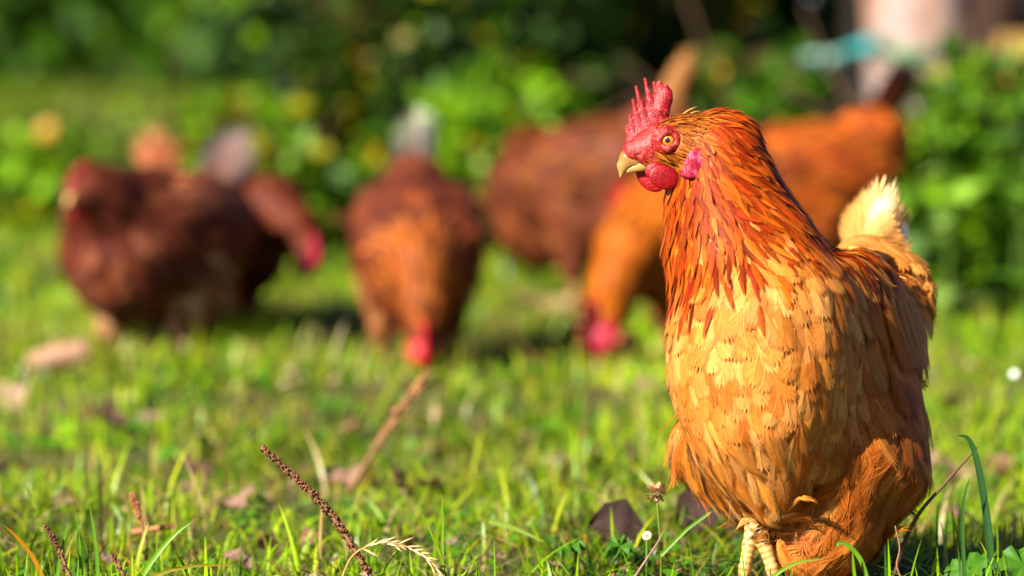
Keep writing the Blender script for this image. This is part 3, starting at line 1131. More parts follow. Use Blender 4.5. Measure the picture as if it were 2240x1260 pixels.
def build_hero():
    a = R(28)
    fwd = np.array([-math.sin(a), -math.cos(a), 0])
    left = np.array([math.cos(a), -math.sin(a), 0])
    F3 = yaw_frame(fwd, R(8))
    org = gxy(1760, D1 - 0.01)
    org[2] = 0
    root = root_at('hen', org)
    tag(root, 'golden buff hen with red comb standing in focus in the right foreground', 'hen', 'hens on the lawn')
    WH = -0.062
    right_v, down = np.array([1.0, 0, 0]), np.array([0, 0, -1.0])
    back = -fwd

    def neck_flow(X, n):
        # hackle sweeps from the throat down and round towards the back
        px = 1120 + FPX * X[:, 0] / (X[:, 1] / math.cos(PITCH))
        z = X[:, 2]
        xf = 1440.0
        k = np.clip((px - xf) / 170.0, 0, 1.25)[:, None]
        top = np.clip((z - 0.37) / 0.08, 0, 1)[:, None]
        return down * (1.0 - 0.35 * top * k) + right_v * (0.05 + 0.72 * k + 0.35 * top * k) + np.array([0, 0.25, 0])

    def head_flow(X, n):
        return np.ones((len(X), 1)) * (right_v * 1.0 + down * 0.42)

    def breast_flow(X, n):
        px = 1120 + FPX * X[:, 0] / (X[:, 1] / math.cos(PITCH))
        k = ((px - 1600) / 300.0)[:, None]
        return down * 1.0 + right_v * (0.28 * k + 0.10)

    prims = [
        # neck and head
        Cap(H(1668, 690, -0.045), H(1626, 570, -0.045), 0.078, 0.0645, breast_flow, 'breast'),
        Cap(H(1624, 555, -0.040), H(1608, 520, -0.045), 0.0625, 0.058, neck_flow, 'hackle_low'),
        Cap(H(1609, 520, -0.045), H(1584, 420, -0.050), 0.0570, 0.0490, neck_flow, 'hackle_low'),
        Cap(H(1582, 430, -0.050), H(1572, 345, -0.055), 0.0490, 0.037, neck_flow, 'hackle'),
        Ell(H(1582, 306, -0.056), (0.032, 0.028, 0.0255), None, neck_flow, 'hackle'),
        Ell(H(1500, 308, WH), (0.030, 0.0205, 0.0225), None, head_flow, 'face'),
        Cap(H(1484, 322, WH), H(1425, 336, WH), 0.0190, 0.0125, head_flow, 'face'),
        Cap(H(1750, 640, 0.03), H(1690, 600, -0.01), 0.050, 0.050, back * 0.5 + right_v * 0.7 + down * 0.55, 'cape'),
        # trunk
        Ell(H(1667, 775, -0.064), (0.090, 0.084, 0.108), F3, breast_flow, 'breast'),
        Ell(H(1690, 905, -0.055), (0.072, 0.070, 0.085), F3, breast_flow, 'breast'),
        Cap(H(1660, 930, -0.095), H(1688, 1110, -0.078), 0.048, 0.012, down + right_v * 0.35, 'keel'),
        Ell(H(1795, 812, 0.040), (0.125, 0.080, 0.100), F3, right_v * 0.6 + down * 0.75, 'flank'),
        Ell(H(1893, 738, 0.015), (0.105, 0.030, 0.075), yaw_frame(fwd, R(22)), right_v * 0.75 + down * 0.85, 'wing'),
        Ell(H(1660, 738, 0.070), (0.105, 0.030, 0.070), yaw_frame(fwd, R(22)), back * 0.9 + down * 0.5, 'wing'),
        Ell(H(1905, 665, 0.150), (0.062, 0.053, 0.060), F3, right_v * 0.55 + down * 0.9, 'saddle'),
        # fluff
        Ell(H(1870, 970, 0.020), (0.085, 0.062, 0.082), F3, down * 1.0 + right_v * 0.25, 'fluff_dark'),
        Cap(H(1825, 1010, -0.025), H(1792, 1190, -0.035), 0.056, 0.034, down * 0.9 + right_v * -0.35, 'fluff'),
        Cap(H(1860, 1060, 0.000), H(1850, 1150, -0.010), 0.066, 0.034, down + right_v * -0.3, 'fluff'),
        Cap(H(1566, 978, 0.005), H(1638, 1085, -0.010), 0.0405, 0.021, down + right_v * 0.2, 'fluff_right'),
        Ell(H(1700, 960, 0.040), (0.07, 0.06, 0.08), F3, down, 'fluff'),
    ]
    F = Field(prims, lambda X: 0.0030 + 0.0042 * np.clip((0.40 - X[..., 2]) / 0.08, 0, 1))
    V, Q = F.mesh(0.0042)
    colb = np.ones((len(V), 3)) * np.array((0.42, 0.17, 0.04))
    body = mk('body', V, [Q], M_SKINBASE, root, colb, True, org)

    eye_c = H(1461, 307, WH - 0.0198)
    cam_dir = nrm(_c - eye_c)

    def bare(X):
        px = 1120 + FPX * (X[:, 0]) / (X[:, 1] / math.cos(PITCH))
        zz = (X[:, 2] - H(1461, 307, WH)[2]) * PXM    # pixels above the eye
        near = X[:, 2] > H(1461, 420, WH)[2]
        e = ((px - 1463) / 27.0) ** 2 + ((zz + 1) / 24.0) ** 2 < 1
        lore = (px < 1430) & (zz < 20 + (px - 1430) * 0.25) & (zz > -36)
        return near & (e | lore)

    def white_spots(X, base):
        k = (rng.random(len(X)) < 0.09)[:, None]
        return np.where(k, base * 0.8 + np.array((0.70, 0.45, 0.19)) * 0.2, base)

    def hackle_col(X, base):
        z = X[:, 2]
        k = np.clip((0.30 - z) / 0.06, 0, 1)[:, None]       # lower hackle fades to buff
        k = np.clip(k + rng.normal(0, 0.2, k.shape), 0, 1)
        return base * (1 - 0.6 * k) + np.array((0.66, 0.24, 0.02)) * 0.6 * k

    regs = {
        'face': dict(r=0.0021, L=0.0105, W=0.0016, cols=[(0.34, 0.115, 0.016), (0.40, 0.15, 0.02), (0.27, 0.075, 0.012)], nb=5, shape='lance', gap=0.1,
                     rise=0.0012, lift=0.0003, mess=0.14, name='head_feathers', mat=M_HACKLE, tipadd=(0.05, 0.03, 0.01)),
        'hackle': dict(r=0.0035, L=0.024, W=0.0036, cols=RUST, var=0.22, nb=14, sweep=0.4, layer=0.0014, shape='lance', rise=0.0022, lift=0.0004, mess=0.17, tip=(1.3, 1.6, 2.0),
                       name='neck_hackle', mat=M_HACKLE, gap=0.05, tipadd=(0.04, 0.025, 0.004), cv=0.2, bend=0.2, shaft=1.1),
        'hackle_low': dict(r=0.0044, L=0.034, W=0.0052, cols=RUST, var=0.22, nb=20, sweep=0.4, layer=0.0016, shape='lance', rise=0.0026, lift=0.0005, mess=0.18, tip=(1.3, 1.6, 2.0),
                           name='neck_hackle', mat=M_HACKLE, gap=0.06, tipadd=(0.04, 0.025, 0.004), cv=0.22, colfun=hackle_col, bend=0.2, shaft=1.1),
        'breast': dict(r=0.0094, L=0.031, W=0.0145, cols=BUFF, nb=42, sweep=0.45, layer=0.0014, shape='round', rise=0.0018, mess=0.24, tip=(1.06, 1.14, 1.4), tipadd=(0.02, 0.02, 0.008),
                       gap=0.12, colfun=white_spots, jag=0.03, bend=0.3, camber=0.16, cv=0.08, var=0.16, shaft=1.3, name='breast_feathers'),
        'keel': dict(r=0.0085, L=0.042, W=0.0100, cols=BUFF, nb=26, sweep=0.5, shape='lance', rise=0.004, mess=0.16, tip=(1.05, 1.1, 1.2), gap=0.25, name='breast_feathers',
                     bend=0.3, colfun=white_spots, jag=0.1),
        'flank': dict(r=0.0090, L=0.032, W=0.0138, cols=[(0.55, 0.198, 0.036), (0.51, 0.165, 0.026), (0.60, 0.260, 0.070), (0.46, 0.135, 0.020)], nb=40, sweep=0.45, layer=0.0016, shape='round', rise=0.0024, mess=0.28, tip=(1.06, 1.16, 1.5), gap=0.14,
                      colfun=white_spots, jag=0.035, bend=0.4, camber=0.16, cv=0.11, var=0.18, shaft=1.3, name='flank_feathers'),
        'back': dict(r=0.0085, L=0.052, W=0.0080, cols=[(0.42, 0.14, 0.02), (0.46, 0.17, 0.026), (0.36, 0.09, 0.012)], nb=13, shape='lance', rise=0.004,
                     mess=0.10, tip=(1.1, 1.2, 1.4), gap=0.12, name='back_feathers', bend=0.2, fullhug=True),
        'cape': dict(r=0.0052, L=0.042, W=0.0046, cols=RUST + [(0.45, 0.18, 0.04)], nb=18, sweep=0.4, shape='lance', rise=0.002, mess=0.10, tip=(1.1, 1.3, 1.6), gap=0.1, name='back_feathers', mat=M_HACKLE, bend=0.2, var=0.18),
        'wing': dict(r=0.0105, L=0.044, W=0.0132, cols=[(0.49, 0.17, 0.028), (0.44, 0.13, 0.02), (0.53, 0.22, 0.05)], nb=32, sweep=0.45, layer=0.0018, shape='round', rise=0.0025, mess=0.14,
                     tip=(1.12, 1.25, 1.6), gap=0.1, name='wing_coverts', colfun=white_spots, bend=0.25, camber=0.16, jag=0.02, var=0.18, fullhug=True),
        'saddle': dict(fullhug=True, r=0.0085, L=0.044, W=0.011, cols=[(0.58, 0.29, 0.075), (0.52, 0.20, 0.04), (0.62, 0.36, 0.12)], nb=15, shape='long', rise=0.006, mess=0.16,
                       tip=(1.05, 1.1, 1.2), gap=0.15, name='saddle_feathers', bend=0.5),
        'fluff': dict(r=0.0092, L=0.044, W=0.0150, cols=[(0.52, 0.175, 0.028), (0.47, 0.145, 0.02), (0.56, 0.225, 0.045)], nb=30, sweep=0.5, shape='oval', rise=0.0042, mess=0.36, gap=0.35, var=0.22,
                      name='thigh_fluff', bend=0.9, jag=0.12, camber=0.10, layer=0.003),
        'fluff_dark': dict(r=0.0098, L=0.046, W=0.0170, cols=[(0.47, 0.155, 0.028), (0.43, 0.13, 0.02), (0.51, 0.19, 0.045)], nb=32, sweep=0.5, shape='oval', rise=0.004, mess=0.28, gap=0.28, var=0.2,
                           name='belly_fluff', bend=0.7, jag=0.12, camber=0.10, layer=0.0022),
        'fluff_right': dict(r=0.0070, L=0.042, W=0.0105, cols=[(0.55, 0.165, 0.016), (0.57, 0.23, 0.035), (0.62, 0.36, 0.13)], nb=24, sweep=0.6, shape='oval', rise=0.008, mess=0.25, gap=0.5, var=0.22,
                            name='thigh_fluff', bend=0.7, jag=0.18, camber=-0.02),
    }
    n = plumage(F, V, Q, regs, root, org, 90000, exclude=bare)
    print('hero feathers', n)

    # ---- face skin, eye
    lat = cam_dir
    def face_col(Vv, c):
        nz = vnoise(Vv[:, 0] * 3 + Vv[:, 1], Vv[:, 2] * 3, 0.006)[:, None]
        fl = np.clip((vnoise(Vv[:, 0] * 5 + 4, Vv[:, 2] * 5, 0.008) - 0.6) * 3, 0, 0.55)[:, None]
        return c * (0.7 + 0.6 * nz) * (1 - fl) + np.array((0.50, 0.17, 0.13)) * fl
    ring = [Ring(eye_c + lat * (0.0002 - 0.0014 * i), lat, 0.0080 + 0.0023 * i, 0.0008) for i in range(3)]
    ring += [Cap(H(1441, 306, WH - 0.0205), H(1459, 287.5, WH - 0.0222), 0.0014, 0.0020), Cap(H(1459, 287.5, WH - 0.0222), H(1481, 302, WH - 0.0205), 0.0020, 0.0015),
             Cap(H(1443, 313, WH - 0.0205), H(1460, 326, WH - 0.0215), 0.0012, 0.0016), Cap(H(1460, 326, WH - 0.0215), H(1480, 313, WH - 0.0205), 0.0016, 0.0012)]
    face = sdf_part('face', [
        Cap(H(1458, 309, WH), H(1424, 322, WH), 0.0172, 0.0138),
        Cap(H(1424, 322, WH), H(1386, 331, WH), 0.0138, 0.0104),
        Cap(H(1414, 342, WH - 0.003), H(1448, 346, WH - 0.007), 0.0090, 0.0065),
        Cap(H(1386, 322, WH), H(1432, 288, WH), 0.0070, 0.0085)] + ring,
        0.0016, 0.0012, M_COMB, root, org, (0.32, 0.016, 0.014), face_col)
    # eye ball
    bpy_me = None
    nu, nv = 28, 16
    Vs, qs = [], []
    for i in range(nv + 1):
        th = math.pi * i / nv
        for j in range(nu):
            ph = 2 * math.pi * j / nu
            Vs.append((0.0084 * math.sin(th) * math.cos(ph), 0.0084 * math.sin(th) * math.sin(ph), 0.0084 * math.cos(th)))
    for i in range(nv):
        for j in range(nu):
            qs.append((i * nu + j, i * nu + (j + 1) % nu, (i + 1) * nu + (j + 1) % nu, (i + 1) * nu + j))
    eye = mk('eye', np.array(Vs), [np.array(qs)], M_EYE, root)
    look = nrm(lat + np.array([-0.10, 0, -0.02]))
    eye.rotation_euler = Vector(look).to_track_quat('Z', 'Y').to_euler()
    eye.location = Vector(eye_c - look * 0.0050 - org)
    # the same eye on the far side of the head
    far_c = H(1461, 307, WH + 0.0198)
    eye2 = eye.copy()
    COL.objects.link(eye2)
    eye2.parent = root
    look2 = nrm(np.array([-0.18, 1.0, -0.02]))
    eye2.rotation_euler = Vector(look2).to_track_quat('Z', 'Y').to_euler()
    eye2.location = Vector(far_c - look2 * 0.0056 - org)

    # ---- beak
    sq = (np.array([0, 1.0, 0]), 0.78)
    def beak_col(Vv, c):
        z = (Vv[:, 2] - H(1360, 391, WH)[2]) * PXM
        k = np.clip(z / 55, 0, 1)[:, None]
        return np.array((0.46, 0.32, 0.13)) * (1 - k) + np.array((0.35, 0.17, 0.04)) * k
    beak = sdf_part('beak', [
        Cap(H(1400, 338, WH), H(1376, 347, WH), 0.0098, 0.0082, squash=sq),
        Cap(H(1376, 347, WH), H(1363, 363, WH), 0.0084, 0.0052, squash=sq),
        Cap(H(1363, 363, WH), H(1357.5, 386, WH), 0.0048, 0.0010, squash=sq),
        Cap(H(1390, 350, WH), H(1440, 349, WH - 0.008), 0.0070, 0.0022, squash=sq)],
        0.0012, 0.00085, M_BEAK, root, org, (0.75, 0.5, 0.2), beak_col)
    low = sdf_part('lower_beak', [
        Cap(H(1375, 372, WH), H(1405, 362, WH - 0.002), 0.0032, 0.0050, squash=sq),
        Cap(H(1405, 362, WH - 0.002), H(1438, 356, WH - 0.007), 0.0050, 0.0030, squash=sq)],
        0.001, 0.0008, M_BEAK, root, org, (0.42, 0.27, 0.08))
    sdf_part('nostril', [Cap(H(1381, 341, WH - 0.0078), H(1394, 334, WH - 0.0096), 0.0012, 0.0019)], 0.0005, 0.0005, M_BEAK, root, org, (0.10, 0.03, 0.02))

    # ---- comb
    sqc = (np.array([0, 1.0, 0]), 0.40)
    sqs = (np.array([0, 1.0, 0]), 0.62)
    def cc(p0, p1, r0, r1, s=sqc, w=0.0):
        return Cap(H(p0[0], p0[1], WH + w), H(p1[0], p1[1], WH + w), r0, r1, squash=s)
    comb_p = [cc((1375, 326), (1398, 308), 0.0048, 0.0075), cc((1398, 308), (1428, 283), 0.0085, 0.0095), cc((1428, 283), (1446, 263), 0.0095, 0.0070),
              cc((1414, 296), (1438, 262), 0.0055, 0.0075), cc((1438, 262), (1454, 222), 0.0082, 0.0060), cc((1446, 240), (1459, 204), 0.0080, 0.0050, sqs)]
    for p0, p1, r0 in (((1379, 318), (1371.5, 277), 0.0034), ((1390, 306), (1377.5, 250), 0.0036), ((1402, 290), (1384.5, 219), 0.0040),
                       ((1416, 274), (1391.5, 190), 0.0046), ((1430, 252), (1411, 173), 0.0046), ((1444, 230), (1430, 181), 0.0034),
                       ((1448, 216), (1443, 182), 0.0034), ((1455, 214), (1456, 190), 0.0058)):
        tipr = 0.0014 if p1[0] < 1440 else 0.0024
        r0 *= 1.12
        comb_p.append(cc(p0, p1, r0, tipr, sqs))
    def comb_col(Vv, c):
        nz = vnoise(Vv[:, 0] * 5 + Vv[:, 1] * 3, Vv[:, 2] * 5, 0.012)[:, None]
        fl = np.clip((vnoise(Vv[:, 0] * 5 + 9, Vv[:, 2] * 5, 0.0075) - 0.66) * 3, 0, 0.5)[:, None]     # dry pale flakes
        return c * (0.7 + 0.6 * nz) * (1 - fl) + np.array((0.50, 0.16, 0.16)) * fl
    sdf_part('comb', comb_p, 0.0011, 0.0009, M_COMB, root, org, (0.30, 0.003, 0.012), comb_col)

    # ---- wattles and ear lobe
    def disc(px, py, w, rx, rz, th, tilt, yaw=0.0):
        ct, st = math.cos(tilt), math.sin(tilt)
        cy, sy = math.cos(yaw), math.sin(yaw)
        A = np.array([ct * cy, ct * sy, st])
        B = np.array([-st, 0, ct])
        C = np.cross(A, B)
        B = np.cross(C, A)
        return Ell(H(px, py, w), (rx, th, rz), np.stack([A, C, B], -1))
    def wat_col(Vv, c):
        nz = vnoise(Vv[:, 0] * 4, Vv[:, 2] * 4, 0.01)[:, None]
        return c * (0.85 + 0.35 * nz)
    sdf_part('wattle', [disc(1453, 388, WH - 0.0165, 0.0142, 0.0108, 0.0032, R(-18), R(8)), disc(1430, 372, WH - 0.014, 0.0075, 0.0085, 0.0030, R(-50), 0)],
             0.0012, 0.0009, M_COMB, root, org, (0.30, 0.003, 0.012), wat_col)
    sdf_part('wattle', [disc(1424, 392, WH + 0.006, 0.0140, 0.0100, 0.0032, R(-38), R(-8)), disc(1408, 372, WH + 0.006, 0.0070, 0.0070, 0.003, R(-60), 0)],
             0.0012, 0.0009, M_COMB, root, org, (0.33, 0.003, 0.013), wat_col)
    def lobe_col(Vv, c):
        nz = vnoise(Vv[:, 0] * 5 + 3, Vv[:, 2] * 5, 0.016)[:, None]
        k = np.clip((nz - 0.45) * 3, 0, 1)
        return c * (1 - 0.45 * k) + np.array((0.60, 0.22, 0.34)) * 0.45 * k
    sdf_part('ear_lobe', [disc(1519, 357, WH - 0.0290, 0.0150, 0.0092, 0.0022, R(60), R(30)), disc(1504, 378, WH - 0.0275, 0.0070, 0.0050, 0.0022, R(20), R(22))],
             0.0012, 0.0009, M_COMB, root, org, (0.33, 0.005, 0.036), lobe_col)

    # ---- legs: right foot lifted with hanging toes, left foot planted under the fluff
    cur = []
    def toe(pts, r0, r1, rings):
        out = []
        m = len(pts) - 1
        for i in range(m):
            ra = r0 + (r1 - r0) * i / m
            rb = r0 + (r1 - r0) * (i + 1) / m
            out.append(Cap(np.array(pts[i]), np.array(pts[i + 1]), ra, rb, rings=max(2, int(rings * np.linalg.norm(np.array(pts[i]) - pts[i + 1]))), ramp=0.08))
        cur.extend(out)
        return out
    YEL = (0.64, 0.43, 0.17)
    def leg_col(Vv, c):
        # brown in the grooves between the scutes
        nz = vnoise(Vv[:, 0] * 4, Vv[:, 2] * 6, 0.012)[:, None]
        dd = np.stack([p.d(Vv) for p in cur], -1)
        k = dd.argmin(-1)
        gr = np.zeros(len(Vv))
        for i, p in enumerate(cur):
            m = k == i
            if m.any():
                ab = p.b - p.a
                t = np.clip(((Vv[m] - p.a) @ ab) / (ab @ ab), 0, 1)
                gr[m] = 1 - np.abs(np.sin(t * math.pi * p.rings)) ** 0.5
        gr = np.clip(gr, 0, 1)[:, None]
        return (c * (1 - gr) + np.array((0.34, 0.16, 0.035)) * gr) * (0.75 + 0.4 * nz)
    wl_ = -0.012
    sdf_part('leg', toe([H(1640, 1085, wl_), H(1648, 1125, wl_ - .004), H(1654, 1165, wl_ - 0.008)], 0.0084, 0.0088, 150)
             + toe([H(1646, 1150, wl_ - 0.010), H(1638, 1195, wl_ - .016), H(1629, 1245, wl_ - 0.018), H(1624, 1310, wl_ - 0.014)], 0.0064, 0.0048, 190)
             + toe([H(1662, 1150, wl_ - 0.010), H(1674, 1195, wl_ - .018), H(1690, 1245, wl_ - 0.020), H(1704, 1310, wl_ - 0.018)], 0.0068, 0.0052, 190),
             0.0012, 0.0014, M_SCALE, root, org, YEL, leg_col)
    sdf_part('toe', toe([H(1678, 1125, 0.006), H(1694, 1175, 0.006), H(1712, 1220, 0.004), H(1742, 1275, 0.002)], 0.0075, 0.0050, 190),
             0.0012, 0.0014, M_SCALE, root, org, YEL, leg_col)
    for k, (x, y) in enumerate(((1624, 1310), (1704, 1310), (1742, 1275))):
        sdf_part('claw', [Cap(H(x, y, wl_ - .015 if k < 2 else 0.002), H(x + (-4 if k == 0 else 8), y + 22, wl_ - .013 if k < 2 else 0.002), 0.0045, 0.001)], 0.001, 0.0012,
                 M_BEAK, root, org, (0.30, 0.20, 0.10))
    foot = H(1790, 1200, -0.035)
    fz = np.array([foot[0], foot[1], 0.012])
    sdf_part('leg', toe([foot, (foot + fz) / 2, fz], 0.011, 0.0095, 150)
             + toe([fz, fz + fwd * 0.03 + left * 0.022 + down * 0.003, fz + fwd * 0.055 + left * 0.038 + down * 0.006], 0.008, 0.0045, 180)
             + toe([fz, fz + fwd * 0.035 + down * 0.003, fz + fwd * 0.07 + down * 0.006], 0.0085, 0.0045, 180)
             + toe([fz, fz + fwd * 0.03 - left * 0.022 + down * 0.003, fz + fwd * 0.055 - left * 0.036 + down * 0.006], 0.008, 0.0045, 180)
             + toe([fz, fz - fwd * 0.03 + down * 0.005], 0.007, 0.004, 180),
             0.0012, 0.0018, M_SCALE, root, org, YEL, leg_col)

    # ---- tail
    WT = 0.185
    tail = [  # base, mid, tip (pixels), depth offset tip, half width, base colour, tip colour
        ((1888, 590), (1880, 480), (1898, 412), 0.030, 0.017, (0.56, 0.29, 0.08), (0.60, 0.36, 0.13)),
        ((1900, 590), (1905, 480), (1935, 388), 0.025, 0.018, (0.60, 0.34, 0.11), (0.66, 0.46, 0.22)),
        ((1912, 590), (1928, 490), (1958, 392), 0.010, 0.016, (0.60, 0.38, 0.14), (0.64, 0.50, 0.30)),
        ((1900, 600), (1912, 500), (1940, 425), -0.012, 0.0135, (0.62, 0.44, 0.21), (0.68, 0.60, 0.48)),
        ((1915, 600), (1940, 505), (1968, 430), 0.040, 0.016, (0.60, 0.34, 0.16), (0.62, 0.38, 0.20)),
        ((1925, 600), (1950, 520), (1982, 450), 0.050, 0.014, (0.52, 0.28, 0.12), (0.50, 0.28, 0.14)),
        ((1890, 600), (1915, 510), (1960, 468), -0.035, 0.0200, (0.58, 0.31, 0.09), (0.60, 0.35, 0.12)),
        ((1900, 605), (1935, 525), (1975, 500), -0.030, 0.0170, (0.56, 0.28, 0.08), (0.52, 0.25, 0.08)),
        ((1945, 600), (1970, 540), (1980, 485), 0.030, 0.0100, (0.78, 0.66, 0.54), (0.84, 0.78, 0.72)),
        ((1930, 600), (1955, 545), (1986, 520), -0.02, 0.014, (0.50, 0.24, 0.07), (0.48, 0.22, 0.07)),
        ((1870, 590), (1895, 530), (1935, 500), -0.045, 0.017, (0.58, 0.32, 0.10), (0.60, 0.36, 0.13)),
        ((1876, 590), (1862, 500), (1880, 440), 0.045, 0.015, (0.56, 0.29, 0.08), (0.58, 0.32, 0.10)),
    ]
    for i, (b, m_, t_, dw, hw, cb, ct) in enumerate(tail):
        w0 = WT + dw * 0.6
        one_feather('tail_feather', [H(b[0], b[1], w0 - 0.01), H(m_[0], m_[1], w0 + 0.01), H(t_[0], t_[1], WT + dw + 0.02)],
                    nrm(np.array([-0.35 + 0.1 * (i % 3), -1.0, 0.15])), hw, cb, ct, M_FEATHER, root, org, nb=48, gap=0.4, curl=0.35, jag=0.09, sweep=0.3,
                    shape='long' if i % 2 else 'oval')
    # curved sickle-like plumes over the rump
    for i in range(11):
        x0 = 1830 + i * 9 + rng.normal(0, 6)
        y0 = 572 + i * 10 + rng.normal(0, 5)
        pts = np.array([H(x0, y0 + 15, 0.15), H(x0 + 50, y0 - 18, 0.135), H(x0 + 92, y0 + 8, 0.13), H(x0 + 118 - i * 4, y0 + 62, 0.135)])
        for _ in range(3):
            pts = pts - F.grad(pts) * (F.d(pts) - np.array([0.001, 0.006, 0.008, 0.006]))[:, None]
        one_feather('saddle_feather', pts,
                    nrm(np.array([0.1 + rng.normal(0, 0.2), -1.0, 0.5 + rng.normal(0, 0.2)])), 0.0085, (0.54, 0.27, 0.07), (0.47, 0.17, 0.035), M_FEATHER, root, org, nb=40, gap=0.4, curl=0.5, jag=0.1)
    # long wing feathers along the flank, tips hanging at the right
    for i in range(7):
        t = i / 6
        x0, y0 = 1905 + 55 * t, 650 + 25 * t
        x1, y1 = 1972 + 34 * t + rng.normal(0, 5), 835 - 10 * t + rng.normal(0, 14)
        pts = np.array([H(x0, y0, -0.02 + 0.075 * t), H((x0 + x1) / 2 + 14, (y0 + y1) / 2 - 8, -0.025 + 0.085 * t), H(x1, y1, -0.01 + 0.10 * t)])
        g = F.grad(pts)
        pts = pts - g * (F.d(pts) - np.array([0.004, 0.008, 0.010]))[:, None]
        one_feather('wing_feather', pts, nrm(g[1] + rng.normal(0, 0.1, 3)), 0.0125, (0.46, 0.17, 0.03), (0.38, 0.125, 0.022), M_FEATHER, root, org, nb=44, gap=0.15, curl=0.08, jag=0.06)
    # a few stray filaments on the crown and nape
    mb = MB()
    for (x0, y0, x1, y1) in ((1487, 250, 1526, 233), (1492, 248, 1518, 238), (1590, 248, 1606, 243), (1500, 250, 1533, 243), (1585, 255, 1604, 258)):
        VV, PP = tube(catmull([H(x0, y0 + 6, WH), H((x0 + x1) / 2, (y0 + y1) / 2 - 1, WH - 0.004), H(x1, y1, WH - 0.004)], 6), np.linspace(0.0010, 0.0002, 6), 5)
        mb.add(VV, PP, (0.58, 0.32, 0.09))
    o = mb.build('crest_filaments', M_HACKLE, root, org)
    o['kind'] = 'stuff'
    return root


build_hero()

# ------------------------------------------------------------------ the other hens
MAHO = [(0.165, 0.042, 0.018), (0.130, 0.032, 0.015), (0.21, 0.055, 0.018), (0.155, 0.045, 0.024)]


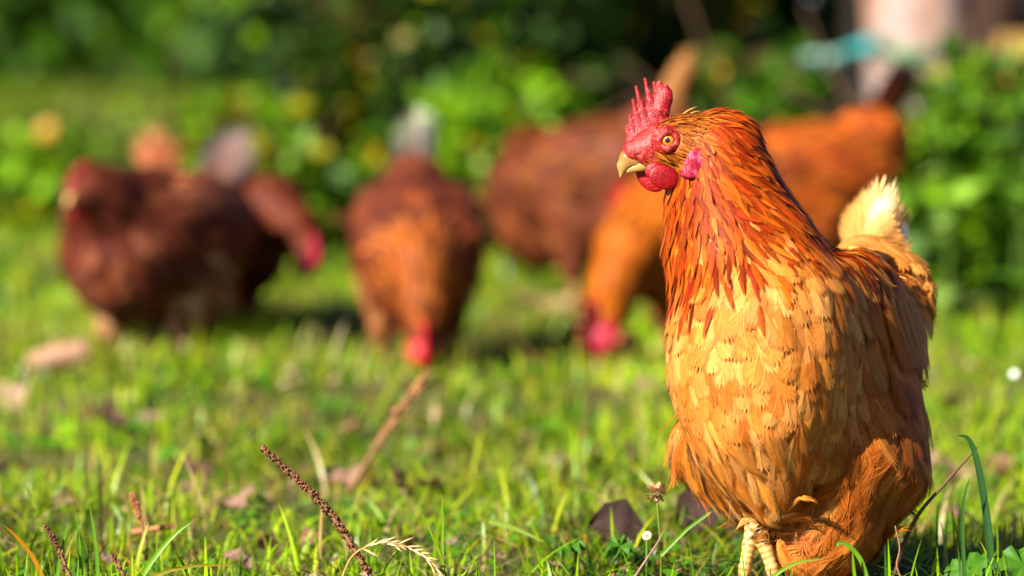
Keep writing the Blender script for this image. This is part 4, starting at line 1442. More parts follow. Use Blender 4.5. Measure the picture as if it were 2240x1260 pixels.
def build_hen(px, depth, heading, pose, label, body=MAHO, neck=((0.46, 0.13, 0.015), (0.40, 0.10, 0.012)), fluff=((0.42, 0.20, 0.09), (0.36, 0.14, 0.05)),
              tailc=((0.45, 0.20, 0.10), (0.70, 0.55, 0.45)), size=1.0, pitch=0.0, tail_len=0.135, head_side=0.0, hs=1.0, drop=0.0, red=(0.50, 0.012, 0.030)):
    """heading: degrees from 'towards the camera', positive to the picture's left. pose: 'peck', 'low', 'up'"""
    a = R(heading)
    fw = np.array([-math.sin(a), -math.cos(a), 0])
    g = gxy(px, depth)
    g[2] = gh(g[0], g[1])
    root = root_at('hen', g)
    tag(root, label, 'hen', 'hens on the lawn')
    B = yaw_frame(fw)
    Bp = yaw_frame(fw, R(pitch))
    S = size
    piv = g + np.array([0, 0, 0.15 * S])

    def L_(x, y, z):          # body point, tilted about the hips
        return piv + Bp @ (np.array([x, y, z - 0.15]) * S) - np.array([0, 0, drop])

    def G_(x, y, z):          # untilted point
        return g + B @ (np.array([x, y, z]) * S) - np.array([0, 0, drop if z > 0.11 and pose != 'peck' else 0])

    f, l, u = Bp[:, 0], Bp[:, 1], Bp[:, 2]
    back, down = -f, np.array([0, 0, -1.0])
    if pose == 'peck':
        nk = [L_(0.10, 0, 0.225), G_(0.180, 0.01 * head_side, 0.185), G_(0.222, 0.02 * head_side, 0.120), G_(0.232, 0.03 * head_side, 0.088)]
        hd = np.array([0.25, 0, -1.0])
    elif pose == 'low':
        nk = [L_(0.10, 0, 0.235), G_(0.18, 0.02 * head_side, 0.255), G_(0.235, 0.04 * head_side, 0.225), G_(0.255, 0.05 * head_side, 0.195)]
        hd = np.array([0.55, 0, -0.85])
    elif pose == 'preen':      # head turned back against the far flank
        nk = [L_(0.09, -0.01, 0.235), G_(0.135, -0.045, 0.245), G_(0.115, -0.10, 0.235), G_(0.08, -0.125, 0.225)]
        hd = np.array([-0.75, -0.3, -0.5])
    elif pose == 'hunch':
        nk = [L_(0.085, 0, 0.235), G_(0.135, 0, 0.268), G_(0.155, 0, 0.280), G_(0.168, 0, 0.283)]
        hd = np.array([1.0, 0, -0.15])
    else:
        nk = [L_(0.09, 0, 0.25), G_(0.14, 0, 0.315), G_(0.155, 0, 0.365), G_(0.165, 0, 0.385)]
        hd = np.array([1.0, 0, -0.12])
    hd = nrm(B @ nrm(hd))
    hl = B[:, 1]
    hl = nrm(hl - hd * (hl @ hd))
    hu = np.cross(hd, hl)
    if pose == 'preen':
        hl, hu = -hl, -hu
    prims = [
        Ell(L_(0.0, 0, 0.215), (0.150 * S, 0.090 * S, 0.090 * S), Bp, back + 0.25 * down, 'body'),
        Ell(L_(0.075, 0, 0.195), (0.088 * S, 0.082 * S, 0.092 * S), Bp, back * 0.5 + down, 'body'),
        Ell(L_(-0.02, 0.072, 0.225), (0.115 * S, 0.030 * S, 0.062 * S), Bp, back + 0.3 * down, 'wing'),
        Ell(L_(-0.02, -0.072, 0.225), (0.115 * S, 0.030 * S, 0.062 * S), Bp, back + 0.3 * down, 'wing'),
        Ell(L_(-0.135, 0, 0.25), (0.065 * S, 0.055 * S, 0.055 * S), Bp, back + 0.4 * u, 'body'),
        Ell(L_(-0.07, 0, 0.155), (0.085 * S, 0.080 * S, 0.070 * S), Bp, back * 0.5 + down, 'fluff'),
        Cap(L_(0.0, 0.05, 0.16), G_(0.01, 0.05, 0.085 - drop * 0.7), 0.050 * S, 0.022 * S, down, 'fluff'),
        Cap(L_(0.0, -0.05, 0.16), G_(0.01, -0.05, 0.085 - drop * 0.7), 0.050 * S, 0.022 * S, down, 'fluff'),
        Cap(nk[0], nk[1], 0.066 * S, 0.044 * S, nrm(nk[0] - nk[1]), 'neck'),
        Cap(nk[1], nk[2], 0.045 * S, 0.031 * S, nrm(nk[1] - nk[2]), 'neck'),
        Cap(nk[2], nk[3], 0.032 * S, 0.024 * S, nrm(nk[2] - nk[3]), 'neck'),
        Ell(nk[3] + hd * 0.012 * S, (0.030 * S, 0.021 * S, 0.022 * S), np.stack([hd, hl, hu], -1), -hd, 'neck'),
    ]
    F = Field(prims, 0.007)
    V, Q = F.mesh(0.0085)
    mk('body', V, [Q], M_SKINBASE, root, np.ones((len(V), 3)) * np.array(body[0]), True, g)
    regs = {
        'body': dict(r=0.0155, L=0.042, W=0.013, cols=body, nb=5, shape='round', rise=0.005, mess=0.18, tip=(1.3, 1.5, 1.7), name='body_feathers', cv=0.2),
        'wing': dict(r=0.0165, L=0.055, W=0.014, cols=body, nb=5, shape='round', rise=0.005, mess=0.14, tip=(1.5, 1.8, 2.2), name='wing_feathers', cv=0.2),
        'fluff': dict(r=0.014, L=0.045, W=0.012, cols=list(fluff), nb=5, shape='oval', rise=0.009, mess=0.3, gap=0.4, sweep=0.5, name='fluff', cv=0.2),
        'neck': dict(r=0.010, L=0.036, W=0.0065, cols=list(neck), nb=4, shape='lance', rise=0.004, mess=0.12, tip=(1.15, 1.3, 1.5), name='neck_hackle', cv=0.2),
    }
    hp = nk[3] + hd * 0.012 * S
    bare = lambda X: ((X - hp) @ hd) > -0.002
    plumage(F, V, Q, regs, root, g, 9000, exclude=bare)
    # head furniture
    sql = (hl, 0.4)
    HS = S * hs
    hq = lambda x, y, z: nk[3] + (hd * x + hl * y + hu * z) * HS
    sdf_part('face', [Ell(hq(0.026, 0, 0), (0.022 * HS, 0.0215 * HS, 0.022 * HS), np.stack([hd, hl, hu], -1))], 0.002, 0.004, M_COMB, root, g, np.array(red) * np.array((0.95, 1.6, 1.0)))
    cp = [Cap(hq(0.000, 0, 0.022), hq(0.036, 0, 0.018), 0.011 * HS, 0.008 * HS, squash=sql)]
    for i in range(5):
        x = 0.000 + 0.009 * i
        cp.append(Cap(hq(x, 0, 0.024), hq(x - 0.004 + 0.002 * i, 0, 0.050 - 0.003 * abs(i - 1)), 0.0062 * HS, 0.002 * HS, squash=(hl, 0.6)))
    sdf_part('comb', cp, 0.0015, 0.0028, M_COMB, root, g, red)
    for sd in (-1, 1):
        sdf_part('wattle', [Ell(hq(0.022, sd * 0.010, -0.030), (0.012 * HS, 0.004 * HS, 0.015 * HS), np.stack([hd, hl, hu], -1))], 0.001, 0.003, M_COMB, root, g, red)
        e = sdf_part('eye', [Ell(hq(0.024, sd * 0.0215, 0.003), (0.0055 * HS,) * 3)], 0.001, 0.0022, M_BEAK, root, g, (0.35, 0.13, 0.01))
        sdf_part('pupil', [Ell(hq(0.024, sd * 0.0255, 0.003), (0.0026 * HS,) * 3)], 0.001, 0.0013, M_BEAK, e, g, (0.01, 0.006, 0.004)).location = (0, 0, 0)
    sdf_part('beak', [Cap(hq(0.038, 0, 0.0), hq(0.052, 0, -0.003), 0.009 * HS, 0.006 * HS, squash=(hl, 0.8)), Cap(hq(0.052, 0, -0.003), hq(0.066, 0, -0.012), 0.006 * HS, 0.0012 * HS, squash=(hl, 0.8))],
             0.0015, 0.0022, M_BEAK, root, g, (0.62, 0.40, 0.14))
    # tail
    tb = L_(-0.165, 0, 0.265)
    tdir = nrm(back * 0.45 + u * 0.9)
    for i in range(9):
        k = (i - 4) / 4
        d = nrm(tdir + l * k * 0.17 - 0.10 * abs(k) * u)
        b0 = tb + l * k * 0.014 * S + f * 0.02 - u * 0.03
        Lt = tail_len * S * (1.0 - 0.22 * abs(k)) * (0.9 + 0.2 * rng.random())
        one_feather('tail_feather', [b0, b0 + d * Lt * 0.55 + f * 0.012, b0 + d * (Lt + 0.03) + back * 0.015], nrm(l * (1 if k > 0 else -1) + back * 0.4), 0.019 * S,
                    tailc[0], tailc[1], M_FEATHER, root, g, nb=10, gap=0.1, curl=0.2)
    # legs
    for sd in (-1, 1):
        top = G_(0.01, sd * 0.05, 0.10)
        an = G_(0.005, sd * 0.05, 0.013)
        pr = [Cap(top, an, 0.010 * S, 0.0085 * S)]
        for ang in (-28, 0, 28, 180):
            dd = B @ np.array([math.cos(R(ang)), math.sin(R(ang)), 0])
            pr.append(Cap(an, an + dd * (0.06 if ang != 180 else 0.028) * S - np.array([0, 0, 0.006]), 0.0075 * S, 0.004 * S))
        sdf_part('leg', pr, 0.002, 0.004, M_SCALE, root, g, (0.34, 0.19, 0.07))
    return root


build_hen(332, 5.98, 24, 'hunch', 'reddish brown hen facing left with its head drawn in at the left edge', pitch=6, size=1.17, drop=0.080, fluff=((0.58, 0.36, 0.20), (0.45, 0.24, 0.12)),
          neck=((0.14, 0.035, 0.014), (0.11, 0.026, 0.014)), body=[(0.165, 0.042, 0.018), (0.13, 0.032, 0.015), (0.26, 0.09, 0.04), (0.20, 0.08, 0.045)], tailc=((0.55, 0.36, 0.28), (0.78, 0.66, 0.62)), tail_len=0.14, hs=0.85)
build_hen(470, 6.34, -32, 'low', 'dark brown hen facing right with its head bowed behind the left-facing hen', pitch=2, size=1.02, drop=0.045, head_side=0.5, neck=((0.16, 0.04, 0.012), (0.13, 0.03, 0.014)),
          tailc=((0.56, 0.23, 0.10), (0.46, 0.19, 0.11)), tail_len=0.14, hs=0.95, red=(0.34, 0.006, 0.05))  # darker red puts the shade on the bowed head into its colour
build_hen(912, 6.05, -4, 'peck', 'hen seen head-on pecking the grass in the middle of the picture', pitch=-20, size=0.98, neck=((0.38, 0.13, 0.026), (0.30, 0.09, 0.018)),
          tailc=((0.60, 0.48, 0.42), (0.78, 0.74, 0.72)), tail_len=0.12, hs=1.3)
build_hen(1305, 6.75, 122, 'preen', 'broad brown hen turned away with its head hidden left of the front hen\'s neck', pitch=-15, drop=0.02, size=1.2, neck=((0.22, 0.06, 0.012), (0.20, 0.05, 0.010)), head_side=-2.0,
          body=[(0.17, 0.052, 0.020), (0.14, 0.040, 0.016), (0.24, 0.080, 0.022)], tailc=((0.34, 0.16, 0.06), (0.44, 0.23, 0.09)), tail_len=0.10)
build_hen(1525, 6.05, 38, 'peck', 'bright orange hen pecking behind the front hen\'s breast with magenta comb showing', pitch=-8, size=1.02, body=[(0.34, 0.095, 0.010), (0.30, 0.075, 0.008), (0.38, 0.12, 0.015)],
          neck=((0.46, 0.15, 0.009), (0.42, 0.125, 0.008)), tailc=((0.36, 0.15, 0.05), (0.36, 0.15, 0.05)), tail_len=0.05, hs=1.5, red=(0.42, 0.006, 0.055))
build_hen(1745, 6.55, 68, 'low', 'orange brown hen with a dark-tipped raised tail behind the front hen\'s back', pitch=-10, size=1.14, body=[(0.34, 0.086, 0.010), (0.25, 0.055, 0.010), (0.40, 0.115, 0.014)],
          neck=((0.24, 0.055, 0.010), (0.20, 0.04, 0.010)), fluff=((0.30, 0.09, 0.02), (0.22, 0.06, 0.015)), tailc=((0.20, 0.05, 0.012), (0.012, 0.008, 0.008)), tail_len=0.12)

# ------------------------------------------------------------------ small things in the grass
def dead_leaf_data(kind):
    """curled oval leaf with an uneven rim"""
    nu, nv = 9, 5
    L, W = 1.0, 0.34
    V = []
    ph = rng.random() * 6
    for i in range(nu):
        s = i / (nu - 1)
        w = W * math.sin(math.pi * (s * 0.94 + 0.03)) ** 0.8 * (1 + 0.22 * math.sin(11 * s + ph) + 0.25 * rng.normal() * math.sin(math.pi * s))
        for j in range(nv):
            v = -1 + 2 * j / (nv - 1)
            z = 0.30 * w * v * v * (1 if kind % 2 else -0.6) + 0.16 * math.sin(s * 3.0 + ph) + 0.05 * rng.normal() + 0.10 * abs(v)
            V.append((s * L - 0.5, w * v, z))
    q = [(i * nv + j, i * nv + j + 1, (i + 1) * nv + j + 1, (i + 1) * nv + j) for i in range(nu - 1) for j in range(nv - 1)]
    return np.array(V), np.array(q)


DL_COL = [(0.32, 0.20, 0.15), (0.25, 0.135, 0.08), (0.40, 0.27, 0.20), (0.13, 0.065, 0.035), (0.36, 0.25, 0.14)]
DL = []
for i in range(6):
    V, q = dead_leaf_data(i)
    o = mk('fallen_leaf', V, [q], M_DEADLEAF, None, np.ones((len(V), 3)) * np.array(DL_COL[i % 5]) * (0.8 + 0.4 * rng.random((len(V), 1))))
    DL.append(o.data)
    bpy.data.objects.remove(o)
V, q = dead_leaf_data(1)
o = mk('fallen_leaf', V, [q], M_DEADLEAF, None, np.ones((len(V), 3)) * np.array((0.060, 0.028, 0.018)))
DL_DARK = o.data
bpy.data.objects.remove(o)


def fallen_leaf(px, py, size, label, data=None, tilt=0.35, zoff=0.012, rot=None, group='fallen leaves in the grass'):
    g = ground_at(px, py + 18)
    zoff = zoff + float(gh(g[0], g[1]))
    o = bpy.data.objects.new('fallen_leaf', data or random.choice(DL))
    COL.objects.link(o)
    o.location = (g[0], g[1], zoff)
    o.rotation_euler = (random.uniform(-tilt, tilt), random.uniform(-tilt, tilt), random.uniform(0, 6.28)) if rot is None else rot
    o.scale = (size, size, size)
    tag(o, label, 'leaf', group)
    return o


fallen_leaf(1345, 1210, 0.055, 'dark brown curled dead leaf standing left of the front hen\'s foot', DL_DARK, rot=(1.05, 0.1, 0.15), zoff=0.035)
fallen_leaf(1540, 1185, 0.062, 'large blackish dead leaf propped up beside the front hen\'s foot', DL_DARK, rot=(1.1, -0.5, -0.1), zoff=0.040)
fallen_leaf(1400, 1235, 0.040, 'pale pink dead leaf below the dark curled leaf', DL[2], rot=(0.5, 0.1, 0.5), zoff=0.022)
fallen_leaf(752, 1062, 0.045, 'pale pinkish leaf lying at the foot of the blurred spike', DL[0], rot=(0.6, -0.3, 0.3), zoff=0.025)
fallen_leaf(880, 1085, 0.048, 'tan dead leaf on edge right of the dark seed spike', DL[1], rot=(0.9, 0.6, 1.2), zoff=0.02)
fallen_leaf(240, 950, 0.075, 'broad mauve grey dead leaf in the shaded dip at the left', DL[3], rot=(0.4, 0.05, 0.1), zoff=0.03)
fallen_leaf(60, 1055, 0.040, 'pinkish dead leaf near the left border', DL[0], rot=(0.5, 0.2, 0.8), zoff=0.02)
fallen_leaf(2090, 1060, 0.055, 'pale tan dead leaf behind the dark curved blade', DL[4], rot=(0.8, 0.3, 0.4), zoff=0.025)
fallen_leaf(2010, 1040, 0.055, 'salmon coloured dead leaf beside the front hen\'s belly', DL[0], rot=(0.8, -0.6, 0.3), zoff=0.028)
fallen_leaf(2200, 1040, 0.055, 'brownish dead leaf at the right border', DL[1], rot=(0.6, 0.5, 2.0), zoff=0.02)
fallen_leaf(590, 1215, 0.034, 'rusty pink leaf left of the seed spike\'s stem', DL[1], rot=(0.9, 0.3, 0.9), zoff=0.022)
fallen_leaf(1240, 1025, 0.042, 'mauve pink dead leaf left of the clover head', DL[0], rot=(0.7, 0.4, 0.5), zoff=0.02)
fallen_leaf(1190, 700, 0.10, 'pale beige dead leaf between the middle hen and the broad hen', DL[4], rot=(0.5, 0.1, 0.2), zoff=0.03)
CNAME = ['mauve pink', 'reddish brown', 'pale pink', 'dark brown', 'straw coloured', 'rosy']
BANDS = [(1195, 1250, 0.026, 'at the bottom edge'), (1085, 1160, 0.034, 'in the near lawn'),
         (975, 1050, 0.036, 'in the mid lawn'), (860, 940, 0.040, 'in the far lawn')]
COLS = [(10, 240, 'at the left border'), (300, 560, 'below the bowed left hen'), (620, 800, 'left of the middle hen\'s column'), (860, 1020, 'straight below the middle hen'),
        (1070, 1230, 'below the broad hen'), (1270, 1420, 'left of the front hen'), (2060, 2230, 'right of the front hen')]
for (y0, y1, sz, bn) in BANDS:
    for (x0, x1, cn) in COLS:
        k = random.randrange(6)
        fallen_leaf(random.uniform(x0, x1), random.uniform(y0, y1), sz * random.uniform(0.8, 1.35), 'small %s dried leaf %s %s' % (CNAME[k], bn, cn), DL[k], tilt=0.8,
                    zoff=random.uniform(0.016, 0.026))
# crumbs of leaf litter too small to count
N = 2600
y = 3.1 + 3.6 * rng.random(N)
x = (rng.random(N) * 2 - 1) * (1120 / FPX * y + 0.1)
k = vnoise(x + 80, y + 3, 0.25) > 0.45
x, y = x[k], y[k]
N = len(x)
c = np.stack([x, y, gh(x, y) + 0.004 + 0.02 * rng.random(N)], -1)
a = nrm(rng.normal(0, 1, (N, 3)) * np.array([1, 1, 0.4]))
b = nrm(np.cross(a, rng.normal(0, 1, (N, 3))))
s = (0.003 + 0.007 * rng.random((N, 1)))
V = np.stack([c - a * s, c + b * s * 0.6, c + a * s, c - b * s * 0.6], 1).reshape(-1, 3)
cc = np.repeat(np.array(DL_COL)[rng.integers(0, 5, N)], 4, 0)
tag(mk('leaf_litter', V, [np.arange(4 * N).reshape(-1, 4)], M_DEADLEAF, None, cc), 'crumbs of dry brown leaf litter between the grass blades', 'leaf litter', kind='stuff')


# ---- plantain seed spikes
def spike(p0, p1, p2, d, r, label, head=0.62, col=(0.20, 0.085, 0.045), bend=None):
    """p0 foot pixel, p1 middle, p2 tip at distance d"""
    pts = catmull([P(p0[0], p0[1], d), P(p1[0], p1[1], d), P(p2[0], p2[1], d)], 26)
    g = np.array([pts[0][0], pts[0][1], 0.0])
    pts = np.vstack([g + np.array([0, 0, -0.005]), pts]) if pts[0][2] > 0.004 else pts
    root = root_at('plantain_spike', g)
    tag(root, label, 'seed spike', 'plantain seed spikes')
    V, Pp = tube(pts, np.linspace(r * 0.55, r * 0.35, len(pts)), 7)
    mk('stem', V, Pp, M_STEM, root, np.ones((len(V), 3)) * np.array((0.26, 0.15, 0.07)), True, g)
    n0 = int(len(pts) * (1 - head))
    mb = MB()
    oct_v = np.array([(1, 0, 0), (-1, 0, 0), (0, 1, 0), (0, -1, 0), (0, 0, 1), (0, 0, -1)], float)
    oct_t = np.array([(0, 2, 4), (2, 1, 4), (1, 3, 4), (3, 0, 4), (2, 0, 5), (1, 2, 5), (3, 1, 5), (0, 3, 5)])
    hp = pts[n0:]
    Lh = np.linalg.norm(np.diff(hp, axis=0), axis=1).sum()
    N = int(Lh / (r * 0.16))
    for i in range(N):
        x = i / N * (len(hp) - 1)
        k = min(int(x), len(hp) - 2)
        c = hp[k] * (1 - x + k) + hp[k + 1] * (x - k)
        t = nrm(hp[k + 1] - hp[k])
        a = nrm(np.cross(t, rng.normal(0, 1, 3)))
        rr = r * (0.75 + 0.25 * math.sin(math.pi * min(1, i / N + 0.12)))
        s = r * (0.30 + 0.18 * rng.random())
        vv = oct_v * np.array([s, s, s * 1.25]) @ np.linalg.qr(rng.normal(0, 1, (3, 3)))[0]
        mb.add(c + a * rr * 0.75 + vv, [oct_t], np.array(col) * (0.55 + 0.95 * rng.random()))
    h = mb.build('seed_head', M_STEM, root, g, smooth=False)
    h['kind'] = 'stuff'
    return root


spike((836, 1300), (715, 1115), (572, 978), 3.46, 0.0042, 'sharp dark brown plantain spike leaning left in the foreground', head=0.82)
spike((752, 1095), (855, 925), (938, 815), 4.35, 0.0060, 'blurred light brown plantain spike leaning right below the middle hen', head=0.62, col=(0.42, 0.21, 0.10))
spike((165, 1290), (125, 1195), (98, 1148), 3.42, 0.0030, 'small brown plantain spike among the grass in the lower left corner', head=0.8)
spike((285, 1290), (262, 1240), (246, 1212), 3.40, 0.0032, 'stubby plantain spike rising from the bottom edge at the left', head=0.8)
spike((318, 1180), (302, 1120), (286, 1078), 3.75, 0.0038, 'short blurred rusty plantain spike left of the sharp spike', head=0.7, col=(0.40, 0.17, 0.08))


# ---- twigs, blades and stalks
def stalk(name, pix, d, r0, r1, col, label, cat, mat=M_STEM, flat=0.0, group=None):
    pts = catmull([P(x, y, d + (dd if False else 0)) for (x, y) in pix], 18)
    g = np.array([pts[0][0], pts[0][1], 0.0])
    if flat:
        # a strap-shaped leaf with a keel
        T = nrm(np.gradient(pts, axis=0))
        view = np.array([0.25, 1.0, 0])
        V, C = [], []
        n = len(pts)
        for i in range(n):
            s = i / (n - 1)
            w = r0 * (1 - s ** 2.5) + r1 * s ** 2.5
            sd = nrm(np.cross(T[i], view))
            nn = nrm(np.cross(sd, T[i]))
            V += [pts[i] - sd * w, pts[i] + nn * w * flat, pts[i] + sd * w]
            C += [np.array(col) * 0.95, np.array(col) * 1.1, np.array(col)]
        q = []
        for i in range(n - 1):
            a = 3 * i
            q += [(a, a + 1, a + 4, a + 3), (a + 1, a + 2, a + 5, a + 4)]
        o = mk(name, np.array(V), [np.array(q)], mat, None, np.array(C), True, g)
    else:
        V, Pp = tube(pts, np.linspace(r0, r1, len(pts)), 7, wob=0.15)
        o = mk(name, V, Pp, mat, None, np.ones((len(V), 3)) * np.array(col), True, g)
    o.location = Vector(g)
    tag(o, label, cat, group)
    return o


BG = 'single tall grass blades in the foreground'
stalk('twig', [(1950, 1270), (2000, 1140), (2065, 1060), (2138, 978)], 3.52, 0.0024, 0.0010, (0.16, 0.09, 0.045), 'bare brown stalk leaning right beside the front hen\'s belly', 'stalk')
stalk('tall_grass', [(2172, 1280), (2160, 1140), (2140, 1020), (2120, 962), (2095, 952)], 3.50, 0.0036, 0.0003, (0.045, 0.12, 0.035), 'broad shade-darkened green blade with a hooked tip right of the front hen', 'grass blade', M_GRASS, 0.5, BG)  # dark green stands in for the front hen's shadow on this blade
stalk('tall_grass', [(2112, 1290), (2106, 1180), (2108, 1100), (2121, 1045)], 3.48, 0.0020, 0.0002, (0.05, 0.14, 0.02), 'thin dark upright blade left of the hooked blade', 'grass blade', M_GRASS, 0.4, BG)
stalk('tall_grass', [(1905, 1300), (1885, 1230), (1858, 1195), (1835, 1187), (1832, 1195)], 3.42, 0.0022, 0.0010, (0.16, 0.30, 0.015), 'curled green blade in front of the front hen\'s thigh', 'grass blade', M_GRASS, 0.4, BG)
stalk('tall_grass', [(1875, 1290), (1868, 1250), (1865, 1210)], 3.41, 0.0018, 0.0004, (0.16, 0.32, 0.012), 'short upright green blade below the curled blade', 'grass blade', M_GRASS, 0.4, BG)
stalk('tall_grass', [(1660, 1290), (1690, 1262), (1740, 1232), (1800, 1222)], 3.40, 0.0018, 0.0003, (0.22, 0.38, 0.03), 'pale blade crossing the front hen\'s toes', 'grass blade', M_GRASS, 0.4, BG)
stalk('tall_grass', [(110, 1300), (75, 1225), (40, 1178), (10, 1150)], 3.43, 0.0022, 0.0003, (0.42, 0.20, 0.008), 'orange withered blade in the lower left corner', 'grass blade', M_GRASS, 0.4, BG)
stalk('tall_grass', [(290, 1300), (330, 1230), (380, 1170), (422, 1140)], 3.42, 0.0026, 0.0002, (0.19, 0.35, 0.015), 'long pale green blade leaning right in the lower left', 'grass blade', M_GRASS, 0.4, BG)
stalk('tall_grass', [(300, 1275), (370, 1248), (440, 1237), (516, 1236)], 3.42, 0.0018, 0.0003, (0.30, 0.26, 0.02), 'yellowing blade lying almost flat at the lower left', 'grass blade', M_GRASS, 0.4, BG)
stalk('tall_grass', [(215, 1300), (212, 1220), (205, 1160), (195, 1100)], 3.44, 0.0020, 0.0002, (0.13, 0.28, 0.012), 'slim upright green blade at the lower left', 'grass blade', M_GRASS, 0.4, BG)
stalk('tall_grass', [(178, 1300), (176, 1230), (172, 1170), (163, 1116)], 3.44, 0.0016, 0.0002, (0.11, 0.25, 0.012), 'thin upright green blade next to the small plantain spike', 'grass blade', M_GRASS, 0.4, BG)
stalk('tall_grass', [(120, 1300), (128, 1240), (138, 1190), (148, 1145)], 3.43, 0.0018, 0.0002, (0.13, 0.28, 0.012), 'upright green blade rising right of the orange blade', 'grass blade', M_GRASS, 0.4, BG)
stalk('tall_grass', [(968, 1300), (967, 1220), (968, 1150), (966, 1080)], 3.45, 0.0018, 0.0002, (0.20, 0.30, 0.012), 'upright blade with a yellow middle right of the grass ear', 'grass blade', M_GRASS, 0.4, BG)
stalk('tall_grass', [(985, 1290), (965, 1220), (940, 1160), (917, 1115)], 3.45, 0.0016, 0.0002, (0.20, 0.30, 0.012), 'thin blade leaning left beside the upright yellow one', 'grass blade', M_GRASS, 0.4, BG)
stalk('tall_grass', [(1070, 1140), (1110, 1150), (1150, 1166), (1190, 1185)], 3.62, 0.0026, 0.0004, (0.30, 0.40, 0.08), 'flat pale blade lying left of the dark leaves', 'grass blade', M_GRASS, 0.4, BG)
stalk('tall_grass', [(1445, 1215), (1500, 1160), (1560, 1110), (1520, 1085)], 3.56, 0.0016, 0.0002, (0.16, 0.32, 0.015), 'arching thin blade left of the front hen\'s thigh', 'grass blade', M_GRASS, 0.4, BG)
stalk('twig', [(1985, 1290), (1962, 1240), (1968, 1200), (1958, 1150)], 3.44, 0.0010, 0.0006, (0.30, 0.16, 0.09), 'thin dry root-like thread hanging below the front hen\'s belly', 'twig')
stalk('twig', [(1380, 1275), (1410, 1230), (1440, 1185), (1450, 1165)], 3.47, 0.0014, 0.0008, (0.28, 0.18, 0.14), 'short grey brown twig in front of the pale pink leaf', 'twig')
stalk('twig', [(290, 1165), (330, 1158), (380, 1150)], 3.78, 0.0040, 0.0026, (0.40, 0.20, 0.09), 'blurred orange brown twig lying left of the sharp spike', 'twig')

# ---- arching grass ear (dry)
pts = catmull([P(740, 1290, 3.44), P(765, 1225, 3.44), P(800, 1197, 3.44), P(850, 1186, 3.44), P(905, 1203, 3.44), P(945, 1232, 3.44), P(972, 1275, 3.44)], 40)
g = np.array([pts[0][0], pts[0][1], 0])
ear = root_at('grass_ear', g)
tag(ear, 'straw coloured grass ear arching over at the bottom centre', 'grass ear')
V, Pp = tube(np.vstack([g, pts]), np.linspace(0.0012, 0.0005, 41), 6)
mk('stem', V, Pp, M_STEM, ear, np.ones((len(V), 3)) * np.array((0.42, 0.26, 0.09)), True, g)
for i in range(12, 39, 2):
    t = nrm(pts[i + 1] - pts[i]) if i < 39 else nrm(pts[i] - pts[i - 1])
    for sg in (-1, 1):
        out = nrm(t + np.array([0, 0.3 * sg, 0.35 * sg]))
        a = pts[i]
        out = nrm(out + rng.normal(0, 0.18, 3))
        ls = 0.75 + 0.5 * rng.random()
        V, Pp = tube(np.array([a, a + out * 0.004 * ls, a + out * 0.009 * ls, a + out * 0.014 * ls]), [0.0003, 0.0010, 0.0008, 0.0002], 5)
        mk('spikelet', V, Pp, M_STEM, ear, np.ones((len(V), 3)) * np.array((0.62, 0.46, 0.28)), True, g)


# ---- clover flower head and daisy
def clover_head(px, py, d, label):
    c = P(px, py, d)
    g = np.array([c[0] + 0.004, c[1], 0])
    root = root_at('clover_flower', g)
    tag(root, label, 'flower')
    V, Pp = tube(catmull([g, (g + c) / 2 + np.array([0.002, 0, 0]), c], 8), np.linspace(0.0014, 0.0011, 8), 6)
    mk('stem', V, Pp, M_LEAF, root, np.ones((len(V), 3)) * np.array((0.22, 0.28, 0.04)), True, g)
    mb = MB()
    for i in range(70):
        dr = nrm(rng.normal(0, 1, 3) + np.array([0, 0, 0.35]))
        t = nrm(np.cross(dr, [0.2, 0.5, 0.8]))
        a = c + dr * 0.003
        b = c + dr * (0.0085 + 0.002 * rng.random())
        V = np.array([a - t * 0.0010, a + t * 0.0010, b + t * 0.0016, b - t * 0.0016, b + dr * 0.0015])
        mb.add(V, [np.array([(0, 1, 2, 3)]), np.array([(3, 2, 4)])], np.array(((0.60, 0.36, 0.20), (0.66, 0.46, 0.30), (0.50, 0.26, 0.12))[i % 3]))
    o = mb.build('flower_head', M_DEW, root, g)
    o['kind'] = 'stuff'


clover_head(1436, 1078, 3.56, 'faded peach clover head on a stem left of the front hen\'s leg')


def daisy(px, py, d, r, label, col=(0.80, 0.80, 0.78)):
    c = P(px, py, d)
    g = np.array([c[0], c[1], 0])
    root = root_at('daisy', g)
    tag(root, label, 'flower')
    V, Pp = tube(np.array([g, (g + c) / 2, c]), 0.0013, 6)
    mk('stem', V, Pp, M_LEAF, root, np.ones((len(V), 3)) * np.array((0.12, 0.22, 0.02)), True, g)
    nrml = nrm(np.array([-0.4, -0.8, 0.6]))
    a = nrm(np.cross(nrml, [0, 0, 1]))
    b = np.cross(nrml, a)
    for i in range(14):
        an = 2 * math.pi * i / 14
        dr = a * math.cos(an) + b * math.sin(an)
        sd = np.cross(nrml, dr)
        V = np.array([c + dr * r * 0.2, c + dr * r * 0.6 + sd * r * 0.16, c + dr * r + nrml * r * 0.1, c + dr * r * 0.6 - sd * r * 0.16])
        mk('petal', V, [np.array([(0, 1, 2, 3)])], M_DEW, root, np.ones((4, 3)) * np.array(col), True, g)
    sdf_part('flower_centre', [Ell(c + nrml * 0.001, (r * 0.28,) * 3)], 0.001, r * 0.12, M_DEW, root, g, (0.55, 0.36, 0.02))


daisy(2218, 818, 4.6, 0.0055, 'small white daisy at the right border')
daisy(1415, 1172, 3.55, 0.0050, 'tiny yellow white daisy above the pale pink leaf', (0.75, 0.70, 0.40))
daisy(100, 285, 9.5, 0.030, 'blurred yellow flower in the weeds at the upper left', (0.48, 0.26, 0.01))


